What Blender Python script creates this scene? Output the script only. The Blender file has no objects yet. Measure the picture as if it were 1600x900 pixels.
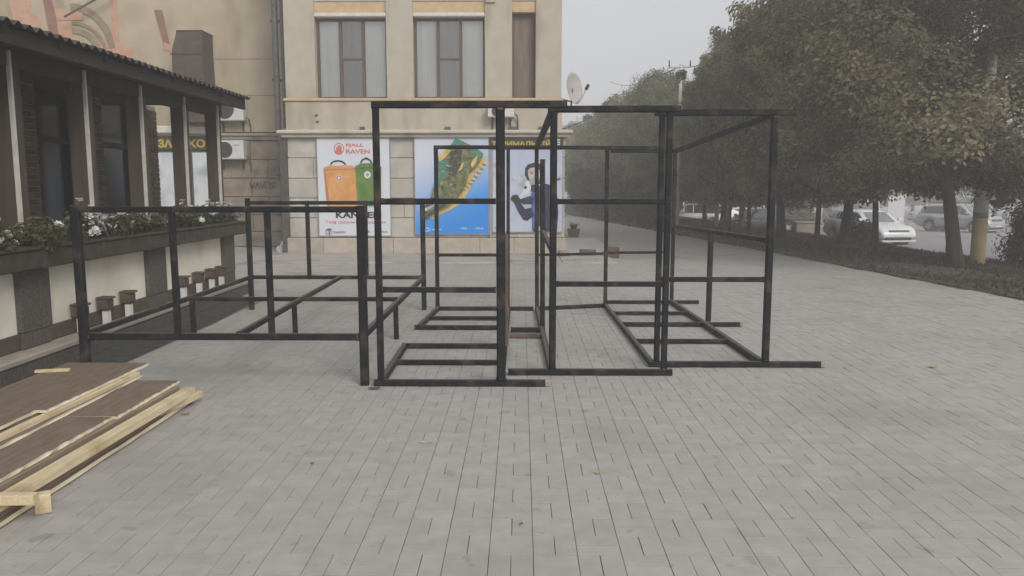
import bpy, bmesh, math, random
from mathutils import Vector, Matrix

SC = bpy.context.scene
R = math.radians
# ------------------------------------------------------------------ camera, sky, sun, exposure
cam_d = bpy.data.cameras.new("camera"); cam = bpy.data.objects.new("camera", cam_d)
SC.collection.objects.link(cam); SC.camera = cam
cam_d.sensor_width = 36.0; cam_d.lens = 36.0 * 1250 / 1600
cam_d.clip_start = 0.05; cam_d.clip_end = 2000
cam.location = (0, 0, 1.65)
cam.rotation_euler = (R(90 - 7.249), 0, R(0.682))

SUN_EL, SUN_AZ = 34.0, 150.0          # azimuth clockwise from +Y
W = bpy.data.worlds.new("World"); SC.world = W; W.use_nodes = True
wn = W.node_tree.nodes; wl = W.node_tree.links; wn.clear()
sky = wn.new("ShaderNodeTexSky"); sky.sky_type = 'NISHITA'; sky.sun_disc = False
sky.sun_elevation = R(SUN_EL); sky.sun_rotation = R(SUN_AZ)
sky.dust_density = 4.0; sky.air_density = 1.0; sky.ozone_density = 1.0
hs = wn.new("ShaderNodeHueSaturation"); hs.inputs['Saturation'].default_value = 0.22
mx = wn.new("ShaderNodeMix"); mx.data_type = 'RGBA'; mx.inputs[0].default_value = 0.65
mx.inputs[7].default_value = (6.1, 6.35, 6.95, 1)     # flat cloud cover
bg = wn.new("ShaderNodeBackground"); bg.inputs['Strength'].default_value = 0.1
wo = wn.new("ShaderNodeOutputWorld")
wl.new(sky.outputs[0], hs.inputs['Color']); wl.new(hs.outputs[0], mx.inputs[6])
wl.new(mx.outputs[2], bg.inputs['Color']); wl.new(bg.outputs[0], wo.inputs[0])

sd = bpy.data.lights.new("sun", 'SUN'); sd.energy = 1.6; sd.angle = R(22); sd.color = (1.0, 0.96, 0.9)
so = bpy.data.objects.new("sun", sd); SC.collection.objects.link(so)
_az, _el = R(SUN_AZ), R(SUN_EL)
_dir = Vector((math.sin(_az) * math.cos(_el), math.cos(_az) * math.cos(_el), math.sin(_el)))
so.rotation_euler = _dir.to_track_quat('Z', 'Y').to_euler()
so.location = (0, -10, 30)

SC.view_settings.view_transform = 'Standard'; SC.view_settings.look = 'None'
SC.view_settings.exposure = 0.27; SC.view_settings.gamma = 1.0
HAZE = 0.0062
SC.cycles.max_bounces = 6; SC.cycles.volume_bounces = 2; SC.cycles.transparent_max_bounces = 12

rnd = random.Random(7)
COL = SC.collection.objects

# ------------------------------------------------------------------ materials
def mat(name, c1, c2=None, scale=8.0, rough=0.8, bump=0.0, metal=0.0, spec=0.3, vary=0.0, detail=6.0,
        stretch=(1, 1, 1), bscale=None, lo=0.35, hi=0.65, dust=None, tone=False, c3=None, s3=1.2, world=False, st3=(1, 1, 1), spots=None):
    m = bpy.data.materials.new(name); m.use_nodes = True
    n = m.node_tree.nodes; l = m.node_tree.links
    p = n['Principled BSDF']
    p.inputs['Roughness'].default_value = rough; p.inputs['Metallic'].default_value = metal
    p.inputs['Specular IOR Level'].default_value = spec
    c2 = c2 or c1
    tc = n.new("ShaderNodeTexCoord"); mp = n.new("ShaderNodeMapping"); mp.inputs['Scale'].default_value = stretch
    src = tc.outputs['Object']
    if world: src = n.new('ShaderNodeNewGeometry').outputs['Position']
    l.new(src, mp.inputs['Vector'])
    nz = n.new("ShaderNodeTexNoise"); nz.inputs['Scale'].default_value = scale; nz.inputs['Detail'].default_value = detail
    l.new(mp.outputs[0], nz.inputs['Vector'])
    rp = n.new("ShaderNodeValToRGB")
    rp.color_ramp.elements[0].position = lo; rp.color_ramp.elements[1].position = hi
    rp.color_ramp.elements[0].color = (*c1, 1); rp.color_ramp.elements[1].color = (*c2, 1)
    l.new(nz.outputs['Fac'], rp.inputs['Fac'])
    out = rp.outputs['Color']
    if c3:                                     # large stains
        n3 = n.new("ShaderNodeTexNoise"); n3.inputs['Scale'].default_value = s3; n3.inputs['Detail'].default_value = 8
        m3 = n.new('ShaderNodeMapping'); m3.inputs['Scale'].default_value = st3; l.new(src, m3.inputs['Vector']); l.new(m3.outputs[0], n3.inputs['Vector'])
        r3 = n.new("ShaderNodeValToRGB"); r3.color_ramp.elements[0].position = 0.52; r3.color_ramp.elements[1].position = 0.72
        l.new(n3.outputs['Fac'], r3.inputs['Fac'])
        mm = n.new("ShaderNodeMix"); mm.data_type = 'RGBA'
        l.new(r3.outputs['Color'], mm.inputs[0]); l.new(out, mm.inputs[6]); mm.inputs[7].default_value = (*c3, 1)
        out = mm.outputs[2]
    if spots:                                  # small dark spots and scuffs
        for sc, a, b in ((5.5, .66, .70), (16, .69, .73)):
            n5 = n.new("ShaderNodeTexNoise"); n5.inputs['Scale'].default_value = sc; n5.inputs['Detail'].default_value = 3; l.new(src, n5.inputs['Vector'])
            r5 = n.new("ShaderNodeValToRGB"); r5.color_ramp.elements[0].position = a; r5.color_ramp.elements[1].position = b
            r5.color_ramp.elements[1].color = (.6, .6, .6, 1); l.new(n5.outputs['Fac'], r5.inputs['Fac'])
            mm = n.new("ShaderNodeMix"); mm.data_type = 'RGBA'; l.new(r5.outputs['Color'], mm.inputs[0])
            l.new(out, mm.inputs[6]); mm.inputs[7].default_value = (*spots, 1); out = mm.outputs[2]
    if dust:
        ge = n.new("ShaderNodeNewGeometry"); sx = n.new("ShaderNodeSeparateXYZ"); l.new(ge.outputs['True Normal'], sx.inputs[0])
        r4 = n.new("ShaderNodeValToRGB"); r4.color_ramp.elements[0].position = 0.75; r4.color_ramp.elements[1].position = 0.95
        l.new(sx.outputs['Z'], r4.inputs['Fac'])
        mm = n.new("ShaderNodeMix"); mm.data_type = 'RGBA'; l.new(r4.outputs['Color'], mm.inputs[0])
        l.new(out, mm.inputs[6]); mm.inputs[7].default_value = (*dust, 1); out = mm.outputs[2]
    if vary or tone:
        hv = n.new("ShaderNodeHueSaturation"); l.new(out, hv.inputs['Color'])
        mr = n.new("ShaderNodeMapRange"); mr.inputs[3].default_value = 1 - vary; mr.inputs[4].default_value = 1 + vary
        if tone:
            at = n.new("ShaderNodeAttribute"); at.attribute_name = 'tone'; l.new(at.outputs['Fac'], mr.inputs[0])
        else:
            oi = n.new("ShaderNodeObjectInfo"); l.new(oi.outputs['Random'], mr.inputs[0])
        l.new(mr.outputs[0], hv.inputs['Value']); out = hv.outputs['Color']
    l.new(out, p.inputs['Base Color'])
    if bump:
        nb = n.new("ShaderNodeTexNoise"); nb.inputs['Scale'].default_value = bscale or scale * 4; nb.inputs['Detail'].default_value = 4
        l.new(mp.outputs[0], nb.inputs['Vector'])
        b = n.new("ShaderNodeBump"); b.inputs['Strength'].default_value = bump; b.inputs['Distance'].default_value = 0.01
        l.new(nb.outputs['Fac'], b.inputs['Height']); l.new(b.outputs[0], p.inputs['Normal'])
    return m

def leafmat(name, a, b, c):
    m = bpy.data.materials.new(name); m.use_nodes = True
    n = m.node_tree.nodes; l = m.node_tree.links; p = n['Principled BSDF']
    at = n.new("ShaderNodeAttribute"); at.attribute_name = 'tone'
    oi = n.new("ShaderNodeObjectInfo")
    ad = n.new("ShaderNodeMath"); ad.operation = 'MULTIPLY_ADD'; ad.inputs[1].default_value = 0.16; ad.inputs[2].default_value = -0.08
    l.new(oi.outputs['Random'], ad.inputs[0])
    a2 = n.new("ShaderNodeMath"); a2.operation = 'ADD'; l.new(at.outputs['Fac'], a2.inputs[0]); l.new(ad.outputs[0], a2.inputs[1])
    rp = n.new("ShaderNodeValToRGB"); e = rp.color_ramp.elements
    e[0].position = 0.1; e[0].color = (*a, 1); e[1].position = 0.95; e[1].color = (*c, 1)
    x = e.new(0.6); x.color = (*b, 1)
    l.new(a2.outputs[0], rp.inputs['Fac']); l.new(rp.outputs['Color'], p.inputs['Base Color'])
    p.inputs['Roughness'].default_value = 0.6; p.inputs['Specular IOR Level'].default_value = 0.25
    tr = n.new("ShaderNodeBsdfTranslucent"); l.new(rp.outputs['Color'], tr.inputs['Color'])
    ms = n.new("ShaderNodeMixShader"); ms.inputs[0].default_value = 0.5
    l.new(p.outputs[0], ms.inputs[1]); l.new(tr.outputs[0], ms.inputs[2])
    l.new(ms.outputs[0], n['Material Output'].inputs['Surface'])
    return m

def glassmat(name, tint, refl=0.35, rough=0.05):
    m = bpy.data.materials.new(name); m.use_nodes = True
    n = m.node_tree.nodes; l = m.node_tree.links; n.remove(n['Principled BSDF'])
    t = n.new("ShaderNodeBsdfTransparent"); t.inputs['Color'].default_value = (*tint, 1)
    g = n.new("ShaderNodeBsdfGlossy"); g.inputs['Roughness'].default_value = rough
    fr = n.new("ShaderNodeFresnel"); fr.inputs['IOR'].default_value = 1.5
    ad = n.new("ShaderNodeMath"); ad.operation = 'ADD'; ad.inputs[1].default_value = refl; ad.use_clamp = True
    l.new(fr.outputs[0], ad.inputs[0])
    ms = n.new("ShaderNodeMixShader"); l.new(ad.outputs[0], ms.inputs[0]); l.new(t.outputs[0], ms.inputs[1]); l.new(g.outputs[0], ms.inputs[2])
    l.new(ms.outputs[0], n['Material Output'].inputs['Surface'])
    return m

M = {}
M['brick_pave'] = mat('paving_block', (.36, .343, .312), (.405, .387, .354), 9, .9, .2, vary=.045, tone=True, c3=(.315, .297, .268), s3=.55, world=True, spots=(.26, .243, .22), bscale=160)
M['brick_one'] = mat('paving_block_single', (.36, .343, .312), (.405, .387, .354), 9, .9, .2, vary=.045, c3=(.315, .297, .268), s3=.55, world=True, spots=(.26, .243, .22), bscale=160)
M['joint'] = mat('paving_joint', (.14, .134, .12), (.28, .268, .245), 1.3, 1)
M['pave_far'] = mat('paving_far', (.33, .315, .29), (.40, .385, .355), 3, .9, .1, c3=(.27, .25, .23), s3=.3)
M['apron'] = mat('concrete_apron', (.34, .32, .29), (.42, .395, .36), 3, .9, .2, c3=(.25, .225, .2), s3=.9)
M['pale_slab'] = mat('pale_concrete', (.45, .44, .43), (.54, .53, .52), 4, .9, .1)
M['darkstrip'] = mat('dark_ground', (.055, .05, .045), (.085, .08, .07), 9, .95, .4)
M['asphalt'] = mat('street_asphalt', (.25, .24, .24), (.32, .31, .305), 2.5, .9, .1, c3=(.22, .21, .205), s3=.3)
M['soil'] = mat('verge_soil', (.075, .058, .043), (.115, .09, .067), 2.5, 1, .4)
M['ground'] = mat('ground_earth', (.11, .10, .075), (.15, .135, .1), .4, 1, .2)
M['kerb'] = mat('kerb_stone', (.33, .29, .22), (.42, .38, .3), 4, .9, .2)
M['black'] = mat('black_frame_paint', (.007, .008, .011), (.014, .015, .018), 22, .6, .25, spec=.2, stretch=(1, 1, 1), c3=(.075, .052, .038), s3=6, dust=(.11, .095, .078))
M['rawend'] = mat('bare_bar_end', (.30, .23, .16), (.40, .31, .22), 30, .8)
M['rust'] = mat('rusty_bar', (.10, .065, .045), (.17, .12, .09), 12, .85, .3, stretch=(1, 1, .3))
M['beige'] = mat('beige_render', (.425, .382, .305), (.475, .43, .35), 3, .9, .15, c3=(.335, .285, .212), s3=2.2, st3=(1, 1, .22), bscale=60)
M['beige2'] = mat('beige_render_old', (.40, .335, .235), (.48, .405, .29), 1.6, .95, .2, c3=(.31, .25, .17), s3=1.6, st3=(1, 1, .25), bscale=50)
M['lintel'] = mat('ochre_panel', (.50, .36, .20), (.58, .43, .26), 6, .9, .1)
M['white_trim'] = mat('white_trim', (.58, .55, .49), (.66, .63, .57), 8, .85, .1)
M['cornice'] = mat('pale_cornice', (.50, .46, .38), (.58, .53, .45), 4, .9, .2, c3=(.33, .29, .23), s3=2)
M['stone'] = mat('facade_stone', (.42, .393, .35), (.49, .46, .41), 4, .95, .35, vary=.09, c3=(.355, .318, .27), s3=1.4)
M['stone_joint'] = mat('stone_joint', (.24, .21, .175), (.30, .265, .22), 8, 1)
M['stone2'] = mat('wing_stone', (.22, .18, .14), (.29, .235, .185), 3.5, .95, .5, vary=.10, c3=(.14, .115, .09), s3=2.2)
M['plinth'] = mat('plinth_stone', (.38, .33, .27), (.46, .40, .33), 5, .95, .4, vary=.1)
M['winframe'] = mat('brown_window_frame', (.10, .07, .05), (.14, .10, .07), 10, .7)
M['curtain'] = mat('grey_curtain', (.74, .745, .72), (.84, .845, .82), 2.2, .95, stretch=(1.6, 1, .6))
M['curtain_b'] = mat('brown_blind', (.17, .13, .105), (.22, .17, .14), 4, .95, stretch=(3, 1, .5))
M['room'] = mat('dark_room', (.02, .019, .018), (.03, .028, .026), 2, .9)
M['pane'] = glassmat('window_glass', (.95, .95, .94), .11)
M['pane_dark'] = glassmat('dark_terrace_glass', (.25, .26, .25), .0, .1)
M['shopglass'] = mat('shop_window_reflection', (.52, .56, .56), (.62, .65, .65), 1.6, .3, spec=.5, c3=(.22, .27, .30), s3=1.1)  # pale reflection in the glass, painted into an opaque base colour
M['pipe'] = mat('drain_pipe_metal', (.085, .08, .075), (.13, .12, .11), 8, .6, .1)
M['pipeclad'] = mat('dark_pipe_casing', (.06, .055, .05), (.09, .083, .075), 6, .85, .2)
M['acwhite'] = mat('ac_white', (.55, .55, .52), (.62, .62, .6), 6, .5)
M['acdark'] = mat('ac_dark', (.035, .032, .03), (.06, .055, .05), 9, .6)
M['mural'] = mat('faded_red_paint', (.48, .24, .165), (.54, .36, .255), 4, .95, lo=.3, hi=.7)
M['mural_d'] = mat('dark_red_paint', (.24, .125, .09), (.30, .165, .12), 5, .95)
M['mural_b'] = mat('brown_arch_paint', (.24, .18, .115), (.32, .25, .165), 5, .95)
M['chimney'] = mat('dark_brown_duct', (.07, .052, .038), (.095, .072, .053), 6, .9, .1)
M['roof'] = mat('dark_roof_sheet', (.045, .038, .033), (.07, .06, .052), 7, .85, .3)
M['fascia'] = mat('dark_fascia', (.03, .027, .024), (.045, .04, .035), 7, .85, .2)
M['tpost'] = mat('dark_brown_timber', (.06, .045, .034), (.09, .068, .052), 7, .8, .3, stretch=(1, 1, .15))
M['trim'] = mat('pale_post_trim', (.50, .48, .43), (.6, .575, .52), 9, .7)
M['pbrick'] = mat('dark_pillar_brick', (.10, .075, .056), (.135, .10, .076), 10, .95, .4, vary=.22)
M['cream'] = mat('cream_panel', (.76, .72, .60), (.82, .78, .66), 3, .85, .05, c3=(.62, .57, .46), s3=1.2)
M['pilaster'] = mat('dark_granite', (.07, .063, .055), (.115, .105, .09), 35, .9, .4)
M['ledge'] = mat('ledge_stone', (.30, .265, .22), (.37, .33, .28), 6, .9, .2)
M['basebrown'] = mat('brown_base_strip', (.075, .055, .042), (.105, .08, .062), 8, .9, .2)
M['pegwhite'] = mat('white_peg', (.62, .62, .58), None, 5, .6)
M['planter'] = mat('planter_dark', (.043, .037, .028), (.065, .056, .042), 10, .9, .4)
M['petal'] = mat('white_petal', (.60, .58, .57), (.70, .68, .67), 20, .7)
M['petalpink'] = mat('pink_petal', (.55, .30, .28), (.62, .4, .38), 20, .7)
M['plyface'] = mat('brown_plywood_face', (.165, .122, .088), (.22, .168, .125), 5, .75, .15, stretch=(6, 1, 1), c3=(.22, .165, .12), s3=3)
M['plyedge'] = mat('pale_plywood_edge', (.62, .54, .38), (.72, .64, .48), 8, .85, .1, stretch=(1, .25, 6))
M['lumber'] = mat('sawn_lumber', (.56, .45, .27), (.68, .57, .38), 7, .85, .25, stretch=(8, .4, 8), c3=(.36, .24, .12), s3=2.5, vary=.08)
M['lumber_d'] = mat('weathered_lumber', (.22, .165, .115), (.30, .235, .165), 7, .9, .25, stretch=(8, .4, 8), vary=.1)
M['bark'] = mat('tree_bark', (.042, .034, .027), (.075, .06, .047), 9, .95, .7, stretch=(1, 1, .25))
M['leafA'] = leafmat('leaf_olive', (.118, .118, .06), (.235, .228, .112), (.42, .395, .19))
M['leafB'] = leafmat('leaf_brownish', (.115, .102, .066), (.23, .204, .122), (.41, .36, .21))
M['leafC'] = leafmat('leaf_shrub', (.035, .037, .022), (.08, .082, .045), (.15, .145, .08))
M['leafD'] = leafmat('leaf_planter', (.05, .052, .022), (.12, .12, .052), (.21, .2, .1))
M['leafT'] = leafmat('leaf_thuja', (.022, .016, .014), (.042, .03, .025), (.07, .052, .042))
M['grass'] = leafmat('grass_dry', (.06, .051, .034), (.098, .08, .054), (.15, .12, .082))
M['carwhite'] = mat('car_white_paint', (.70, .70, .70), (.74, .74, .74), 2, .25, spec=.6)
M['carsilver'] = mat('car_silver_paint', (.42, .42, .42), (.46, .46, .46), 2, .3, .0, metal=.2, spec=.6)
M['cargrey'] = mat('car_grey_paint', (.17, .16, .155), (.2, .19, .18), 2, .3, spec=.6)
M['cardark'] = mat('car_dark_paint', (.02, .021, .024), (.028, .029, .032), 2, .25, spec=.6)
M['carred'] = mat('car_red_paint', (.42, .13, .10), (.46, .16, .12), 2, .3, spec=.6)
M['carglass'] = mat('car_glass', (.03, .033, .036), (.045, .048, .05), 3, .08, spec=.8)
M['windscreen'] = mat('car_windscreen', (.16, .165, .17), (.24, .245, .25), 2, .06, spec=1.0)
M['tyre'] = mat('tyre_rubber', (.02, .02, .02), (.03, .03, .03), 20, .9)
M['rim'] = mat('wheel_rim', (.40, .40, .40), (.46, .46, .46), 6, .35, metal=.6)
M['lamp'] = mat('headlight', (.42, .44, .45), (.62, .63, .64), 20, .1, spec=.8)
M['taillamp'] = mat('taillight', (.35, .03, .02), (.45, .05, .03), 20, .2)
M['plastic'] = mat('black_plastic', (.025, .025, .025), (.035, .035, .035), 10, .6)
M['plate'] = mat('number_plate', (.62, .62, .6), None, 5, .5)
M['yellow'] = mat('yellow_pole_paint', (.42, .325, .165), (.48, .38, .205), 4, .8, .15, c3=(.42, .31, .14), s3=3)
M['polewhite'] = mat('white_pole_paint', (.55, .53, .49), (.63, .61, .57), 5, .8, .15)
M['polegrey'] = mat('grey_band', (.20, .185, .165), None, 5, .8)
M['steelpole'] = mat('pale_steel_pole', (.50, .50, .50), (.58, .58, .58), 6, .6)
M['wire'] = mat('wire', (.12, .12, .13), None, 5, .7)
M['cabinet'] = mat('grey_cabinet', (.30, .27, .22), (.36, .325, .27), 4, .7)
M['dish'] = mat('dish_metal', (.42, .385, .36), (.48, .445, .42), 5, .6)
M['signwhite'] = mat('white_board', (.68, .68, .69), None, 4, .6)
M['signpic'] = mat('printed_picture', (.40, .15, .11), (.6, .5, .46), 2.5, .7)
M['pot'] = mat('brown_pot', (.10, .055, .045), (.135, .08, .065), 9, .9, .2)
M['redbrick'] = mat('red_brick', (.12, .075, .062), (.155, .10, .085), 9, .95, .4)
M['greystone'] = mat('grey_rubble', (.24, .21, .18), (.31, .275, .235), 7, .95, .5)
M['leaf_yellow'] = mat('fallen_leaf', (.48, .27, .08), (.55, .34, .1), 30, .8)
M['debris'] = mat('debris_brown', (.30, .17, .12), (.38, .24, .17), 30, .9)
M['debrisgrey'] = mat('debris_pale', (.6, .59, .56), None, 30, .9)
# posters (flat print)
M['pw'] = mat('poster_white', (.62, .645, .70), (.655, .675, .72), 2, .5)
M['pw2'] = mat('poster_grey', (.42, .47, .60), (.50, .545, .66), 2.5, .5)
M['prt'] = mat('print_red', (.55, .15, .115), (.6, .2, .16), 20, .6)
M['porange'] = mat('print_orange', (.60, .27, .075), (.70, .36, .13), 5, .6)
M['porange_d'] = mat('print_orange_dark', (.44, .18, .06), (.52, .24, .09), 8, .6)
M['pgreen'] = mat('print_green', (.085, .17, .025), (.13, .235, .05), 6, .6)
M['pgreen_d'] = mat('print_green_dark', (.05, .10, .02), (.07, .13, .03), 8, .6)
M['pblack'] = mat('print_black', (.02, .02, .025), None, 5, .6)
M['pgrey'] = mat('print_grey', (.30, .28, .28), (.36, .34, .34), 8, .6)
M['pteal'] = mat('print_teal', (.035, .17, .12), (.10, .26, .16), 14, .6)
M['polive'] = mat('print_olive', (.10, .115, .045), (.22, .215, .11), 9, .6, lo=.4, hi=.6)
M['pbrown'] = mat('print_brown', (.035, .035, .025), (.085, .08, .055), 12, .6, lo=.4, hi=.6)
M['pyellow'] = mat('print_yellow', (.62, .42, .10), (.70, .52, .2), 14, .6)
M['psky'] = mat('print_blue_light', (.25, .38, .68), None, 3, .6)
M['pnavy'] = mat('print_navy', (.014, .018, .045), (.028, .036, .085), 6, .6, lo=.4, hi=.6)
M['pblue'] = mat('print_blue', (.035, .10, .30), (.06, .15, .40), 6, .6)
M['pskin'] = mat('print_skin', (.42, .36, .35), (.55, .49, .47), 10, .6)
M['prock'] = mat('print_rock', (.36, .375, .43), (.56, .575, .63), 4, .6, lo=.4, hi=.6)
M['signdark'] = mat('sign_dark', (.045, .038, .026), (.065, .055, .038), 6, .7)
M['signyellow'] = mat('sign_yellow', (.50, .37, .03), (.58, .44, .06), 9, .6)
M['graffiti'] = mat('grey_graffiti', (.075, .07, .065), None, 5, .9)

def poster_gradient():
    m = bpy.data.materials.new('poster_blue_fade'); m.use_nodes = True
    n = m.node_tree.nodes; l = m.node_tree.links; p = n['Principled BSDF']; p.inputs['Roughness'].default_value = .5
    tc = n.new("ShaderNodeTexCoord"); sx = n.new("ShaderNodeSeparateXYZ"); l.new(tc.outputs['Generated'], sx.inputs[0])
    a = n.new("ShaderNodeMath"); a.operation = 'MULTIPLY_ADD'; a.inputs[1].default_value = .35
    l.new(sx.outputs['X'], a.inputs[0])
    b = n.new("ShaderNodeMath"); b.operation = 'SUBTRACT'; b.inputs[0].default_value = .9; l.new(sx.outputs['Z'], b.inputs[1])
    l.new(b.outputs[0], a.inputs[2])
    rp = n.new("ShaderNodeValToRGB"); e = rp.color_ramp.elements
    e[0].position = .18; e[0].color = (.60, .63, .72, 1); e[1].position = 1.0; e[1].color = (.015, .25, .74, 1)
    x = e.new(.55); x.color = (.33, .48, .76, 1); y = e.new(.80); y.color = (.07, .31, .74, 1)
    l.new(a.outputs[0], rp.inputs[0]); l.new(rp.outputs[0], p.inputs['Base Color'])
    return m
M['pfade'] = poster_gradient()

# ------------------------------------------------------------------ mesh helpers
class MB:
    def __init__(s): s.v = []; s.f = []; s.m = []; s.mats = []; s.tone = []
    def mi(s, m):
        if m not in s.mats: s.mats.append(m)
        return s.mats.index(m)
    def add(s, vs, fs, m, tone=.5):
        o = len(s.v); k = s.mi(m); s.v += [tuple(p) for p in vs]
        for f in fs: s.f.append([o + i for i in f]); s.m.append(k); s.tone.append(tone)
    def box(s, x0, x1, y0, y1, z0, z1, m, top=None):
        s.add([(x0, y0, z0), (x1, y0, z0), (x1, y1, z0), (x0, y1, z0), (x0, y0, z1), (x1, y0, z1), (x1, y1, z1), (x0, y1, z1)],
              [(0, 3, 2, 1), (0, 1, 5, 4), (1, 2, 6, 5), (2, 3, 7, 6), (3, 0, 4, 7)], m)
        s.add([(x0, y0, z1), (x1, y0, z1), (x1, y1, z1), (x0, y1, z1)], [(0, 1, 2, 3)], top or m)
        return s
    def cbox(s, x0, x1, y0, y1, z0, z1, m, c=.012):          # chamfered box (rings along z)
        def ring(i, z): return [(x0 + i, y0 + i, z), (x1 - i, y0 + i, z), (x1 - i, y1 - i, z), (x0 + i, y1 - i, z)]
        vs = ring(c, z0) + ring(0, z0 + c) + ring(0, z1 - c) + ring(c, z1)
        fs = [(3, 2, 1, 0), (12, 13, 14, 15)]
        for r in range(3):
            for i in range(4):
                j = (i + 1) % 4; fs.append((r * 4 + i, r * 4 + j, r * 4 + 4 + j, r * 4 + 4 + i))
        s.add(vs, fs, m); return s
    def bar(s, p0, p1, w, h, m, endm=None, c=.16):            # chamfered square bar between two points
        p0, p1 = Vector(p0), Vector(p1); d = (p1 - p0).normalized()
        up = Vector((0, 0, 1)) if abs(d.z) < .9 else Vector((0, 1, 0))
        sx = d.cross(up).normalized(); uy = sx.cross(d).normalized()
        a, b = w / 2, h / 2; ca = min(a, b) * c * 2
        pr = [(-a + ca, -b), (a - ca, -b), (a, -b + ca), (a, b - ca), (a - ca, b), (-a + ca, b), (-a, b - ca), (-a, -b + ca)]
        vs = [p + sx * q[0] + uy * q[1] for p in (p0, p1) for q in pr]
        s.add(vs, [(i, (i + 1) % 8, 8 + (i + 1) % 8, 8 + i) for i in range(8)], m)
        s.add(vs[:8], [tuple(range(7, -1, -1))], endm or m); s.add(vs[8:], [tuple(range(8))], endm or m)
        return s
    def tube(s, pts, rads, m, n=8, caps=True):
        pts = [Vector(p) for p in pts]; o = []; prev = None
        for i, p in enumerate(pts):
            d = (pts[min(i + 1, len(pts) - 1)] - pts[max(i - 1, 0)]).normalized()
            up = Vector((0, 0, 1)) if abs(d.z) < .95 else Vector((0, 1, 0))
            if prev is not None and prev.cross(d).length > 1e-4: up = prev
            a = (up - d * up.dot(d)).normalized(); b = d.cross(a); prev = a
            o.append([p + (a * math.cos(2 * math.pi * k / n) + b * math.sin(2 * math.pi * k / n)) * rads[i] for k in range(n)])
        vs = [q for r in o for q in r]; fs = []
        for i in range(len(pts) - 1):
            for k in range(n):
                j = (k + 1) % n; fs.append((i * n + k, i * n + j, i * n + n + j, i * n + n + k))
        if caps: fs.append(tuple(range(n - 1, -1, -1))); fs.append(tuple(len(vs) - n + k for k in range(n)))
        s.add(vs, fs, m); return s
    def poly_xz(s, pts, y, m, t=.003):                        # flat shape on a wall facing -y, thickness t
        n = len(pts); area = sum(pts[i][0] * pts[(i + 1) % n][1] - pts[(i + 1) % n][0] * pts[i][1] for i in range(n))
        if area < 0: pts = pts[::-1]
        vs = [(x, y - t, z) for x, z in pts] + [(x, y, z) for x, z in pts]
        s.add(vs, [tuple(range(n))] + [(i, n + i, n + (i + 1) % n, (i + 1) % n) for i in range(n)], m); return s
    def disc_xz(s, cx, cz, r, y, m, t=.003, n=20, rz=None):
        return s.poly_xz([(cx + r * math.cos(2 * math.pi * k / n), cz + (rz or r) * math.sin(2 * math.pi * k / n)) for k in range(n)], y, m, t)
    def build(s, name, parent=None, smooth=False, loc=None, tone=False):
        me = bpy.data.meshes.new(name); me.from_pydata(s.v, [], s.f)
        for m in s.mats: me.materials.append(m)
        me.polygons.foreach_set('material_index', s.m)
        if smooth: me.polygons.foreach_set('use_smooth', [True] * len(s.f))
        if tone:
            at = me.attributes.new('tone', 'FLOAT', 'FACE'); at.data.foreach_set('value', s.tone)
        me.update()
        o = bpy.data.objects.new(name, me); COL.link(o)
        if loc: o.location = loc
        if parent: o.parent = parent
        return o

def tag(o, label=None, cat=None, group=None, kind=None):
    if label: o['label'] = label
    if cat: o['category'] = cat
    if group: o['group'] = group
    if kind: o['kind'] = kind
    return o
def thing(name, label, cat, loc=(0, 0, 0), rz=0, group=None):
    o = bpy.data.objects.new(name, None); COL.link(o); o.location = loc; o.rotation_euler = (0, 0, rz)
    o.empty_display_size = .2
    return tag(o, label, cat, group)
def inst(name, src, parent=None, loc=(0, 0, 0), rot=(0, 0, 0), scale=(1, 1, 1)):
    o = bpy.data.objects.new(name, src if isinstance(src, bpy.types.Mesh) else src.data); COL.link(o)
    o.location = loc; o.rotation_euler = rot; o.scale = scale
    if parent: o.parent = parent
    return o
def copy_tree(o, parent=None):
    c = o.copy(); COL.link(c)
    if parent: c.parent = parent
    for ch in list(o.children): copy_tree(ch, c)
    return c
def text(name, body, m, parent, x, z, y, width, height=None, bold=.012, ry=0):
    cu = bpy.data.curves.new(name, 'FONT'); cu.body = body; cu.size = 1; cu.offset = bold; cu.extrude = .002; cu.align_x = 'LEFT'
    cu.resolution_u = 3
    t = bpy.data.objects.new(name + '_src', cu); COL.link(t)
    dg = bpy.context.evaluated_depsgraph_get(); me = bpy.data.meshes.new_from_object(t.evaluated_get(dg))
    bpy.data.objects.remove(t); bpy.data.curves.remove(cu)
    xs = [v.co.x for v in me.vertices]; ys = [v.co.y for v in me.vertices]
    if not xs: return None
    x0, w, y0, h = min(xs), max(xs) - min(xs), min(ys), max(ys) - min(ys)
    sx = width / w; sy = (height / h) if height else sx
    for v in me.vertices:
        a, b, c = v.co; v.co = ((a - x0) * sx, -c, (b - y0) * sy)
    me.materials.clear(); me.materials.append(m); me.name = name
    o = bpy.data.objects.new(name, me); COL.link(o); o.location = (x, y, z); o.parent = parent
    return o

# ------------------------------------------------------------------ the setting: ground, pavement, verge, street
def E_(y): return max(7.4 - 0.132 * (y - 11.7), 2.8) if y > 0 else 8.94      # edge between pavement and verge
def R_(y): return 12.9 + 0.10 * (y - 20)                                        # edge between verge and street
def zr(y): return -0.03 - 0.022 * max(y, 0)                                     # street falls away
def zv(x, y):
    if x <= E_(y): return 0.0
    t = min(1, (x - E_(y)) / max(.1, R_(y) - E_(y))); t = t ** 2.2
    return t * (zr(y) + .06) + .03 * math.sin(x * 2.1 + y * 1.3) * (1 if t < .98 else 0)
def structure(o): o['kind'] = 'structure'; return o

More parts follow.
